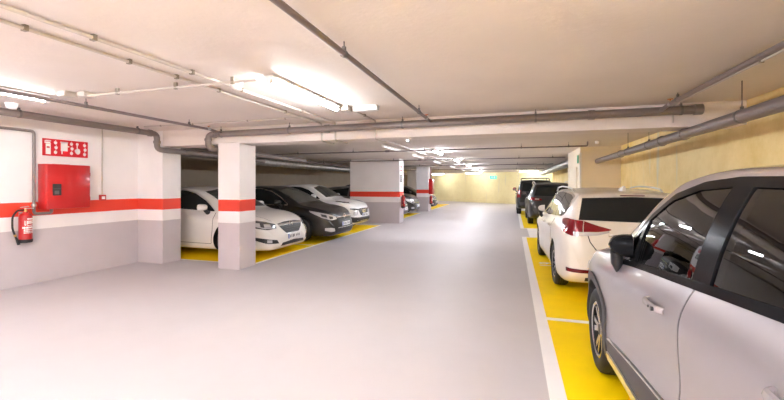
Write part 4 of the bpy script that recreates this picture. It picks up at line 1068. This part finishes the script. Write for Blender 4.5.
def black_suv():
    S = dict(W=1.88, R=.37, tw=.24, af=1.36, ar=-1.36, tuck=.05, bulge=.010, dome=.015,
        top=[(-2.35, .62), (-2.345, .90), (-2.32, 1.12), (-2.25, 1.35), (-2.12, 1.68), (-2.05, 1.75), (-1.5, 1.80), (-.6, 1.82), (0, 1.80), (.35, 1.70), (.75, 1.42), (1.0, 1.22), (1.15, 1.17), (1.8, 1.12), (2.15, 1.05), (2.28, .90), (2.35, .6)],
        bot=[(-2.35, .46), (-2.2, .36), (-1.7, .30), (1.8, .28), (2.2, .32), (2.35, .42)],
        belt=[(-2.35, .56), (-2.3, 1.05), (-2.1, 1.17), (-1, 1.17), (.5, 1.14), (1.2, 1.11), (2.0, 1.0), (2.25, .82), (2.35, .52)],
        wid=[(-2.35, .80), (-2.3, .87), (-2.1, .92), (-1.5, .94), (0, .93), (1.5, .94), (2.0, .90), (2.25, .80), (2.35, .66)],
        roofw=[(-2.35, .74), (-2.15, .72), (-1.5, .70), (0, .71), (.7, .73), (1.1, .80), (2.0, .78), (2.35, .55)],
        crown=[(-2.35, .02), (-2, .05), (0, .05), (.7, .06), (1.1, .04), (2.35, .03)])
    c = Car('suv_car', 'tall black off-road car with upright red tail lights, farthest on the right side', (1.10, 23.15, 0), 0, S, M['p_blackblue'])
    for sx in (-1, 1):
        c.patch('rear_side_window', [(-2.0, 1.22), (-1.05, 1.22)], [(-1.95, 1.62), (-1.05, 1.66)], M['dark_glass'], sx=sx, nu=9, nv=6)
        c.patch('rear_side_window', [(-.98, 1.22), (-.05, 1.20)], [(-.98, 1.66), (-.05, 1.67)], M['dark_glass'], sx=sx, nu=9, nv=6)
        c.patch('front_side_window', [(.02, 1.20), (.92, 1.18)], [(.02, 1.67), (.35, 1.58), (.92, 1.22)], M['dark_glass'], sx=sx, nu=9, nv=6)
        P = [(sx*.66, -1.9, 1.74), (sx*.66, -1.85, 1.86), (sx*.67, .1, 1.87), (sx*.67, .18, 1.76)]
        bm = bmesh.new(); tube(bm, bend(P, .06, 4), .018, 8); obj('roof_rail', bm, M['black_plastic'], c.e)
        c.door([(-.95, .46), (-.03, .44)], [(-1.0, 1.19), (-.03, 1.18)], sx, hy=-.85, hz=1.05, hm=M['gloss_black'])
        c.door([(-.01, .44), (.95, .44)], [(-.01, 1.18), (.95, 1.15)], sx, hy=.14, hz=1.05, hm=M['gloss_black'])
        for yc in (S['af'], S['ar']): c.arch('wheel_arch', yc, .385, .43, .50, -.3, PI+.3, M['clad'], sx, .012, .04)
    for y in (-1.6, -.3):
        bm = bmesh.new(); tube(bm, [(-.66, y, 1.885), (.66, y, 1.885)], .018, 8); obj('roof_bar', bm, M['black_plastic'], c.e)
    c.patch('rear_window', [(-.68, 1.22), (.68, 1.22)], [(-.60, 1.62), (.60, 1.62)], M['dark_glass'], mode='back', off=.006, nu=12, nv=6)
    tl = c.both('tail_light', [(.73, -2.32, .90), (.86, -2.28, .90), (.92, -2.12, .90)], [(.71, -2.27, 1.28), (.82, -2.22, 1.28), (.885, -2.06, 1.28)], M['tail'], mode='near', off=.012, th=.03, nu=10, nv=8)
    c.both('lamp_lens', [(.76, -2.31, 1.07), (.82, -2.27, 1.07)], [(.76, -2.30, 1.12), (.82, -2.26, 1.12)], M['lens'], mode='near', off=.017, th=.012, nu=5, nv=3, parent=tl)
    c.patch('lower_bumper', [(-.72, .42), (.72, .42)], [(-.80, .66), (.80, .66)], M['clad'], mode='back', off=.02, th=.04, nu=14, nv=4)
    c.plate(0, .95, 'back')
    c.both('headlight', [(.58, 2.26, .80), (.80, 2.12, .82)], [(.58, 2.22, .94), (.80, 2.10, .96)], M['lens'], mode='near', off=.006, nu=8, nv=4)
    c.patch('windshield', [(-.70, 1.24), (.70, 1.24)], [(-.60, 1.66), (.60, 1.66)], M['dark_glass'], mode='front', nu=12, nv=8)
    c.mirrors(.75, 1.2, .86, M['gloss_black'], .20, .19, M['black_plastic'], .05)
    c.wheels('five'); c.body(); return c

# ---------- cars nose-out in the left bays (front towards +x)
def saloon(name, label, loc, pm, glass, big=True, plate_txt=None, style='five'):
    """large hatchback saloon / compact hatchback: low pointed grille with lightning emblem"""
    if big:
        f, W, H, R, af, ar = 2.42, 1.856, 1.498, .345, 1.47, -1.27
        top = [(-f, .60), (-f+.015, .85), (-f+.08, 1.02), (-f+.30, 1.10), (-1.55, 1.27), (-1.0, 1.425), (-.4, H-.008), (0, H), (.35, H-.035), (.7, 1.35), (1.05, 1.16), (1.32, 1.01), (1.42, .985), (1.8, .93), (2.1, .85), (2.28, .76), (2.37, .66), (2.42, .50)]
        belt = [(-f, .52), (-f+.1, .92), (-1.9, 1.03), (-1, 1.02), (0, .98), (1.2, .925), (1.8, .84), (2.2, .70), (2.42, .42)]
    else:
        f, W, H, R, af, ar = 2.21, 1.814, 1.51, .328, 1.275, -1.41
        top = [(-f, .60), (-f+.02, .90), (-f+.10, 1.08), (-1.75, 1.32), (-1.45, 1.43), (-.8, 1.495), (-.2, H), (.15, 1.495), (.5, 1.39), (.9, 1.195), (1.18, 1.045), (1.3, 1.005), (1.65, .95), (1.95, .865), (2.10, .78), (2.18, .66), (2.21, .50)]
        belt = [(-f, .52), (-f+.1, .95), (-1.7, 1.08), (-1, 1.045), (0, .99), (1.1, .945), (1.65, .85), (2.0, .71), (2.21, .42)]
    S = dict(W=W, R=R, tw=.22, af=af, ar=ar, tuck=.075, bulge=.014, dome=.035, sculpt=.008, top=top, belt=belt,
        bot=[(-f, .36), (-f+.12, .26), (-1.6, .17), (1.7, .145), (f-.12, .16), (f, .24)],
        wid=[(-f, .64), (-f+.05, .76), (-f+.2, .84), (-1.4, W/2), (0, W/2-.012), (af, W/2), (f-.55, W/2-.035), (f-.28, W/2-.10), (f-.11, W/2-.19), (f-.03, W/2-.29), (f, W/2-.38)],
        roofw=[(-f, .5), (-f+.3, .66), (-1.2, .57), (-.4, .60), (.3, .62), (.8, .66), (1.3, .74), (1.8, .73), (f-.2, .62), (f, .40)],
        crown=[(-f, .03), (-1.4, .05), (0, .055), (.6, .075), (1.2, .05), (1.7, .045), (f, .03)])
    c = Car(name, label, loc, -PI/2, S, pm)
    a = af-.23                                         # mirror line
    if big:
        wfl, wfh = [(-.22, 1.02), (1.02, .965)], [(-.22, 1.415), (.05, 1.41), (.36, 1.345), (.72, 1.18), (1.02, .985)]
        wrl, wrh = [(-1.45, 1.085), (-.30, 1.025)], [(-1.42, 1.11), (-1.0, 1.31), (-.60, 1.395), (-.30, 1.415)]
        fr = [(-1.50, 1.09), (-1.02, 1.325), (-.6, 1.41), (-.2, 1.432), (.06, 1.425), (.38, 1.355), (.74, 1.185), (1.06, .97)]
        ws = [(-.66, 1.02), (0, 1.04), (.66, 1.02)], [(-.54, 1.385), (0, 1.45), (.54, 1.385)]
    else:
        wfl, wfh = [(-.30, 1.025), (.86, .985)], [(-.30, 1.415), (-.05, 1.405), (.25, 1.34), (.58, 1.18), (.86, 1.005)]
        wrl, wrh = [(-1.35, 1.10), (-.38, 1.03)], [(-1.28, 1.27), (-1.0, 1.36), (-.38, 1.418)]
        fr = [(-1.42, 1.10), (-1.30, 1.285), (-1.0, 1.375), (-.4, 1.435), (-.05, 1.42), (.27, 1.352), (.60, 1.19), (.91, .985), (.55, .985), (-.3, 1.012), (-1.42, 1.095)]
        ws = [(-.66, 1.045), (0, 1.065), (.66, 1.045)], [(-.54, 1.39), (0, 1.455), (.54, 1.39)]
    for sx in (-1, 1):
        c.patch('front_side_window', wfl, wfh, M['dark_glass'], sx=sx, nu=18, nv=9)
        c.patch('rear_side_window', wrl, wrh, M['dark_glass'], sx=sx, nu=14, nv=8)
        c.strip('window_frame', fr, .009, M['chrome'] if not big else M['satin'], None, 'side', sx, .006, .01, 70)
        c.patch('b_pillar', [(-.31 if big else -.39, 1.022), (-.21 if big else -.29, 1.018)], [(-.31 if big else -.39, 1.416), (-.21 if big else -.29, 1.416)], M['gloss_black'], sx=sx, off=.003, nu=3, nv=8)
        y0 = -.26 if big else -.34
        c.door([(y0+.01, .30), (af-.46, .29)], [(y0+.01, .995), (af-.40, .945)], sx, hy=y0+.18, hz=.885, hm=pm)
        c.door([(ar+.46, .32), (y0-.01, .30)], [(ar+.10, 1.02), (y0-.01, .995)], sx, hy=ar+.42, hz=.905, hm=pm)
    c.patch('windshield', *ws, glass, mode='front', off=.005, nu=18, nv=12)
    c.patch('rear_window', [(-.58, 1.12), (.58, 1.12)], [(-.48, 1.36), (.48, 1.36)], M['dark_glass'], mode='back', off=.005, nu=12, nv=6)
    # face of the car
    if big:
        g = c.patch('grille', [(-.40, .60), (-.25, .485), (.25, .485), (.40, .60)], [(-.475, .700), (-.2, .730), (.2, .730), (.475, .700)], M['black_plastic'], mode='front', off=.006, nu=20, nv=7)
        for k, z in enumerate((.545, .585, .625)): c.patch('grille_bar', [(-.30-.03*k, z), (.30+.03*k, z)], [(-.30-.03*k, z+.012), (.30+.03*k, z+.012)], M['clad'], g, 'front', 1, .012, .01, 16, 1)
        c.patch('grille_chrome', [(-.46, .655), (0, .668), (.46, .655)], [(-.48, .70), (0, .70), (.48, .70)], M['chrome'], g, 'front', 1, .014, .016, 20, 2)
        c.emblem(.68, .062, 'bolt', g)
        hl = c.both('headlight', [(.50, 2.30, .615), (.66, 2.20, .592), (.80, 2.02, .635), (.87, 1.82, .735)], [(.49, 2.26, .705), (.66, 2.16, .760), (.79, 1.98, .795), (.875, 1.78, .80)], M['lens_dark'], mode='near', off=.006, nu=16, nv=6)
        c.both('lamp_projector', [(.60, 2.24, .645), (.70, 2.16, .645)], [(.60, 2.22, .705), (.70, 2.14, .715)], M['lens'], mode='near', off=.012, th=.01, nu=6, nv=4, parent=hl)
        c.both('lamp_strip', [(.56, 2.26, .622), (.70, 2.16, .618), (.84, 1.9, .70)], [(.56, 2.26, .640), (.70, 2.16, .638), (.84, 1.9, .72)], M['lens'], mode='near', off=.012, th=.01, nu=12, nv=2, parent=hl)
        c.both('lamp_projector', [(.74, 2.10, .665), (.81, 1.99, .68)], [(.74, 2.08, .735), (.80, 1.98, .745)], M['lens'], mode='near', off=.012, th=.01, nu=5, nv=4, parent=hl)
        fg = c.both('fog_light', [(.50, 2.36, .30), (.70, 2.22, .31), (.85, 2.0, .40)], [(.54, 2.34, .375), (.70, 2.22, .41), (.845, 2.0, .455)], M['black_plastic'], mode='near', off=.005, nu=14, nv=5)
        c.both('fog_lens', [(.63, 2.28, .325), (.70, 2.22, .33)], [(.63, 2.28, .385), (.70, 2.22, .39)], M['lens'], mode='near', off=.010, th=.01, nu=4, nv=3, parent=fg)
        c.patch('lower_grille', [(-.46, .235), (.46, .235)], [(-.42, .30), (0, .33), (.42, .30)], M['black_plastic'], mode='front', off=.005, nu=16, nv=4)
        c.plate(0, .415, 'front', txt=plate_txt)
    else:
        g = c.patch('grille', [(-.42, .62), (-.2, .565), (.2, .565), (.42, .62)], [(-.46, .68), (0, .71), (.46, .68)], M['black_plastic'], mode='front', off=.006, nu=20, nv=5)
        c.patch('grille_chrome', [(-.44, .635), (0, .628), (.44, .635)], [(-.46, .665), (0, .665), (.46, .665)], M['chrome'], g, 'front', 1, .014, .016, 20, 2)
        c.emblem(.665, .060, 'bolt', g)
        hl = c.both('headlight', [(.44, 2.13, .61), (.62, 2.05, .585), (.76, 1.88, .655), (.85, 1.58, .80)], [(.46, 2.10, .68), (.62, 1.98, .745), (.76, 1.78, .80), (.84, 1.54, .845)], M['lens'], mode='near', off=.006, nu=18, nv=6)
        c.both('lamp_projector', [(.56, 2.08, .62), (.64, 2.02, .62)], [(.55, 2.06, .68), (.63, 1.99, .695)], M['lens_dark'], mode='near', off=.011, th=.01, nu=5, nv=4, parent=hl)
        c.both('lamp_projector', [(.68, 1.97, .655), (.76, 1.86, .69)], [(.67, 1.94, .725), (.755, 1.83, .755)], M['lens_dark'], mode='near', off=.011, th=.01, nu=5, nv=4, parent=hl)
        fg = c.both('fog_light', [(.56, 2.14, .29), (.66, 2.07, .28), (.76, 1.96, .32)], [(.58, 2.13, .37), (.66, 2.06, .39), (.75, 1.95, .385)], M['lens'], mode='near', off=.006, nu=10, nv=5)
        c.patch('lower_grille', [(-.50, .22), (.50, .22)], [(-.46, .33), (0, .35), (.46, .33)], M['black_plastic'], mode='front', off=.005, nu=16, nv=4)
        c.patch('bumper_crease', [(-.46, .365), (.46, .365)], [(-.46, .378), (.46, .378)], M['satin'], mode='front', off=.007, th=.01, nu=16, nv=1)
        c.plate(0, .465, 'front', txt=plate_txt)
        bm = bmesh.new(); tube(bm, [(0, -1.0, 1.48), (0, -1.32, 1.88)], [.008, .003], 6); obj('antenna', bm, M['black_plastic'], c.e)
    c.both('tail_light', [(.55, -f+.06, .82), (.82, -f+.30, .84)], [(.55, -f+.08, .96), (.82, -f+.30, .98)], M['tail'], mode='near', off=.008, nu=8, nv=4)
    for sx in (-1, 1): c.strip('hood_seam', [(sx*.74, 1.42 if big else 1.3), (sx*.72, 1.8), (sx*.56, f-.17)], .004, M['black'], None, 'top', 1, .001, .003, 26)
    c.mirrors(a-.40, .985, W/2-.075, pm, .20, .14, M['black_plastic'], .05)
    c.wheels(style); c.body(); return c

def juke_like(label, loc):
    f = 2.067
    S = dict(W=1.765, R=.345, tw=.215, af=1.20, ar=-1.33, tuck=.085, bulge=.012, dome=.04, sculpt=.02,
        top=[(-f, .62), (-2.05, .88), (-1.97, 1.08), (-1.75, 1.33), (-1.6, 1.42), (-1, 1.51), (-.4, 1.56), (0, 1.562), (.3, 1.52), (.6, 1.37), (.85, 1.22), (1.05, 1.10), (1.4, 1.045), (1.7, .985), (1.88, .92), (1.98, .83), (2.04, .70), (f, .55)],
        bot=[(-f, .40), (-1.95, .30), (-1.6, .22), (1.5, .21), (1.9, .22), (f, .34)],
        belt=[(-f, .54), (-1.97, .98), (-1.6, 1.13), (-1, 1.13), (0, 1.06), (.9, 1.03), (1.4, .985), (1.75, .90), (1.97, .74), (f, .46)],
        wid=[(-f, .64), (-1.98, .78), (-1.8, .84), (-1.33, .8825), (-.6, .855), (.3, .855), (1.1, .8825), (1.5, .87), (1.78, .81), (1.93, .72), (2.02, .62), (f, .52)],
        roofw=[(-f, .52), (-1.7, .58), (-1, .575), (0, .60), (.6, .64), (1.05, .70), (1.6, .69), (1.9, .60), (f, .42)],
        crown=[(-f, .03), (-1.5, .05), (0, .06), (.6, .075), (1.1, .06), (1.6, .06), (f, .03)])
    c = Car('crossover_car', label, loc, -PI/2, S, M['p_white2'])
    for sx in (-1, 1):
        c.patch('front_side_window', [(-.30, 1.11), (.78, 1.06)], [(-.30, 1.475), (0, 1.46), (.3, 1.37), (.78, 1.08)], M['dark_glass'], sx=sx, nu=14, nv=8)
        c.patch('rear_side_window', [(-1.2, 1.19), (-.38, 1.115)], [(-1.1, 1.36), (-.8, 1.43), (-.38, 1.472)], M['dark_glass'], sx=sx, nu=10, nv=7)
        c.patch('b_pillar', [(-.39, 1.113), (-.29, 1.108)], [(-.39, 1.475), (-.29, 1.475)], M['gloss_black'], sx=sx, off=.003, nu=3, nv=7)
        c.door([(-.36, .42), (.66, .42)], [(-.36, 1.085), (.74, 1.03)], sx, hy=-.2, hz=.95, hm=M['p_white2'])
        for yc in (S['af'], S['ar']): c.arch('wheel_arch', yc, .36, .39, .44, -.25, PI+.25, M['clad'], sx, .01, .04)
        c.patch('sill_cladding', [(-.86, .24), (.74, .23)], [(-.86, .40), (.74, .38)], M['clad'], sx=sx, off=.01, nu=14, nv=3)
    c.patch('windshield', [(-.62, 1.12), (0, 1.14), (.62, 1.12)], [(-.52, 1.44), (0, 1.51), (.52, 1.44)], M['dim_glass'], mode='front', off=.005, nu=16, nv=10)
    c.patch('rear_window', [(-.5, 1.16), (.5, 1.16)], [(-.42, 1.38), (.42, 1.38)], M['dark_glass'], mode='back', nu=10, nv=6)
    # high slim lamps on the bonnet edge, round lamps below, dark trapezoid grille with ring badge
    hl = c.both('position_lamp', [(.60, 1.80, .93), (.70, 1.64, .955), (.77, 1.36, .985)], [(.54, 1.74, .975), (.62, 1.58, 1.00), (.71, 1.32, 1.02)], M['lens_dark'], mode='snap', off=.010, th=.03, nu=12, nv=4)
    c.both('lamp_lens', [(.60, 1.74, .95), (.70, 1.55, .975)], [(.57, 1.70, .965), (.66, 1.52, .995)], M['lens'], mode='snap', off=.015, th=.012, nu=7, nv=2, parent=hl)
    g = c.patch('grille', [(-.30, .52), (.30, .52)], [(-.46, .735), (-.2, .75), (.2, .75), (.46, .735)], M['black_plastic'], mode='front', off=.006, nu=18, nv=7)
    for sx in (-1, 1): c.strip('grille_chrome', [(sx*.16, .74), (sx*.12, .62), (0, .60)], .012, M['chrome'], g, 'front', 1, .014, .016, 16)
    c.emblem(.68, .058, 'bar', g)
    c.both('grille_wing', [(.46, 2.02, .69), (.62, 1.94, .70), (.72, 1.84, .73)], [(.44, 2.01, .74), (.60, 1.93, .76), (.72, 1.83, .765)], M['black_plastic'], mode='near', off=.006, nu=10, nv=3)
    for sx in (-1, 1):
        h, n, _, _ = c.bvh.find_nearest(Vector((sx*.60, 2.0, .60))); ax = Vector((sx*.35, .92, .1)).normalized()
        Q = Matrix.Translation(h+ax*.002) @ ax.to_track_quat('Z', 'Y').to_matrix().to_4x4()
        hd = obj('headlight', lathe(bmesh.new(), [(0, -.05), (.105, -.05), (.105, .012), (.092, .020), (.088, .008)], Q, 24), M['satin'], c.e)
        obj('lamp_lens', lathe(bmesh.new(), [(.088, .004), (.06, .020), (.0, .026)], Q, 24), M['lens'], hd)
    c.patch('lower_bumper', [(-.78, 1.72, .30), (-.5, 2.0, .29), (.5, 2.0, .29), (.78, 1.72, .30)], [(-.80, 1.72, .50), (-.45, 2.0, .455), (.45, 2.0, .455), (.80, 1.72, .50)], M['black_plastic'], mode='near', off=.008, nu=26, nv=6)
    c.patch('skid_trim', [(-.30, .32), (.30, .32)], [(-.33, .345), (.33, .345)], M['satin'], mode='front', off=.012, th=.014, nu=12, nv=2)
    c.plate(0, .53, 'front')
    c.both('tail_light', [(.6, -1.98, .95), (.8, -1.8, 1.0)], [(.6, -1.93, 1.08), (.78, -1.74, 1.12)], M['tail'], mode='near', off=.008, nu=8, nv=4)
    for sx in (-1, 1): c.strip('hood_seam', [(sx*.50, 1.08), (sx*.48, 1.6), (sx*.40, 1.9)], .004, M['black'], None, 'top', 1, .001, .003, 26)
    c.mirrors(.62, 1.08, .79, M['p_white2'], .19, .15, M['black_plastic'], .05)
    c.wheels('five'); c.body(); return c

def plain_hatch(name, label, loc, pm, tall=0.0, grille='black_plastic'):
    """generic five-door seen only by its nose"""
    f = 2.12; q = tall
    S = dict(W=1.79, R=.33, tw=.21, af=1.24, ar=-1.36, tuck=.075, bulge=.012, dome=.03,
        top=[(-f, .6), (-2.1, .9), (-2.0, 1.1+q*.5), (-1.7, 1.36+q), (-1.5, 1.42+q), (-.8, 1.48+q), (0, 1.49+q), (.3, 1.44+q), (.7, 1.24+q*.8), (1.0, 1.08+q*.7), (1.15, 1.02+q*.6), (1.6, .95+q*.6), (1.9, .86+q*.5), (2.05, .74+q*.4), (f, .55)],
        bot=[(-f, .38), (-2, .28), (-1.6, .2+q*.3), (1.6, .18+q*.3), (2, .2+q*.2), (f, .3)],
        belt=[(-f, .52), (-2.0, .95+q*.4), (-1.6, 1.04+q*.6), (0, .99+q*.6), (1, .95+q*.6), (1.6, .86+q*.5), (1.98, .70+q*.3), (f, .44)],
        wid=[(-f, .64), (-2.05, .77), (-1.8, .85), (-1.3, .895), (0, .885), (1.2, .895), (1.6, .86), (1.9, .76), (2.05, .64), (f, .52)],
        roofw=[(-f, .5), (-1.7, .6), (0, .61), (.6, .65), (1.1, .72), (1.7, .70), (f, .42)],
        crown=[(-f, .03), (-1.5, .05), (0, .055), (.6, .075), (1.1, .05), (f, .03)])
    c = Car(name, label, loc, -PI/2, S, pm)
    for sx in (-1, 1):
        c.patch('front_side_window', [(-.28, 1.03+q*.65), (.82, .99+q*.65)], [(-.28, 1.40+q), (0, 1.38+q), (.3, 1.30+q), (.82, 1.01+q*.65)], M['dark_glass'], sx=sx, nu=12, nv=7)
        c.patch('rear_side_window', [(-1.25, 1.08+q*.65), (-.36, 1.035+q*.65)], [(-1.18, 1.30+q), (-.36, 1.40+q)], M['dark_glass'], sx=sx, nu=9, nv=6)
        c.door([(-.32, .36+q*.3), (.72, .36+q*.3)], [(-.32, 1.0+q*.6), (.78, .95+q*.6)], sx, hy=-.15, hz=.88+q*.5, hm=pm)
    c.patch('windshield', [(-.62, 1.06+q*.7), (.62, 1.06+q*.7)], [(-.53, 1.37+q), (.53, 1.37+q)], M['dark_glass'], mode='front', off=.005, nu=12, nv=8)
    c.patch('rear_window', [(-.54, 1.1+q*.6), (.54, 1.1+q*.6)], [(-.46, 1.33+q), (.46, 1.33+q)], M['dark_glass'], mode='back', nu=10, nv=5)
    g = c.patch('grille', [(-.40, .56), (.40, .56)], [(-.45, .70+q*.3), (.45, .70+q*.3)], M[grille], mode='front', off=.006, nu=14, nv=4)
    c.patch('grille_chrome', [(-.42, .62), (.42, .62)], [(-.42, .645), (.42, .645)], M['chrome'], g, 'front', 1, .012, .012, 12, 1)
    hl = c.both('headlight', [(.47, 2.04, .61), (.66, 1.94, .61), (.80, 1.70, .72)], [(.48, 2.0, .72+q*.3), (.66, 1.90, .77+q*.3), (.80, 1.66, .80+q*.3)], M['lens'], mode='near', off=.008, nu=12, nv=5)
    c.both('lamp_projector', [(.56, 2.0, .635), (.66, 1.93, .64)], [(.56, 1.98, .70), (.66, 1.91, .71)], M['lens_dark'], mode='near', off=.013, th=.01, nu=5, nv=3, parent=hl)
    c.both('fog_light', [(.56, 2.06, .33), (.70, 1.96, .33)], [(.56, 2.05, .42), (.70, 1.95, .42)], M['lens'], mode='near', off=.006, nu=6, nv=4)
    c.patch('lower_grille', [(-.48, .26), (.48, .26)], [(-.46, .37), (.46, .37)], M['black_plastic'], mode='front', off=.006, nu=14, nv=3)
    c.plate(0, .47, 'front')
    c.both('tail_light', [(.6, -2.02, .85), (.8, -1.85, .88)], [(.6, -1.98, 1.0), (.8, -1.8, 1.02)], M['tail'], mode='near', off=.008, nu=6, nv=4)
    c.mirrors(.64, 1.0+q*.65, .80, pm, .19, .14, M['black_plastic'], .05)
    c.wheels('five'); c.body(); return c

silver_crossover()
white_estate()
grey_crossover()
black_suv()
saloon('saloon_car', 'white saloon car nosed out of the first left bay, behind the near pillar', (-7.13, 7.68, 0), M['p_white'], M['dim_glass'], True, None, 'five')
saloon('hatchback_car', 'black hatchback car between the two white cars in the left bays', (-6.74, 10.12, 0), M['p_black'], M['dim_glass'], False, None, 'seven')
juke_like('white crossover car with round front lamps, against the second banded pillar', (-6.95, 12.5, 0))
plain_hatch('hatchback_car', 'silver-grey car nosing out just beyond the second banded pillar', (-6.75, 16.95, 0), M['p_grey'])
plain_hatch('suv_car', 'tall dark car between the silver-grey car and the far banded pillar', (-6.85, 19.75, 0), M['p_darkgrey'], .16)
plain_hatch('hatchback_car', 'dark car showing only its nose beyond the far banded pillar', (-6.75, 24.3, 0), M['p_black'])


# ------------------------------------------------------------------ camera, world, view
cam = bpy.data.cameras.new('camera'); co = bpy.data.objects.new('camera', cam); C.objects.link(co)
co.location = (0, 0, 1.53); co.rotation_euler = (PI/2, 0, math.atan(121/390.))
cam.sensor_width = 36; cam.lens = 390/784*36; cam.shift_y = -15/784; cam.clip_start = .02; cam.clip_end = 200
bpy.context.scene.camera = co
w = bpy.data.worlds.new('world'); bpy.context.scene.world = w; w.use_nodes = True
w.node_tree.nodes['Background'].inputs[0].default_value = (.9, .85, .8, 1); w.node_tree.nodes['Background'].inputs[1].default_value = .05
vs = bpy.context.scene.view_settings
vs.view_transform = 'Standard'; vs.look = 'None'; vs.gamma = 1; vs.use_curve_mapping = False; vs.exposure = 3.06
cy = bpy.context.scene.cycles
cy.use_denoising = True; cy.max_bounces = 10; cy.diffuse_bounces = 6; cy.glossy_bounces = 5; cy.transparent_max_bounces = 12; cy.sample_clamp_indirect = 6
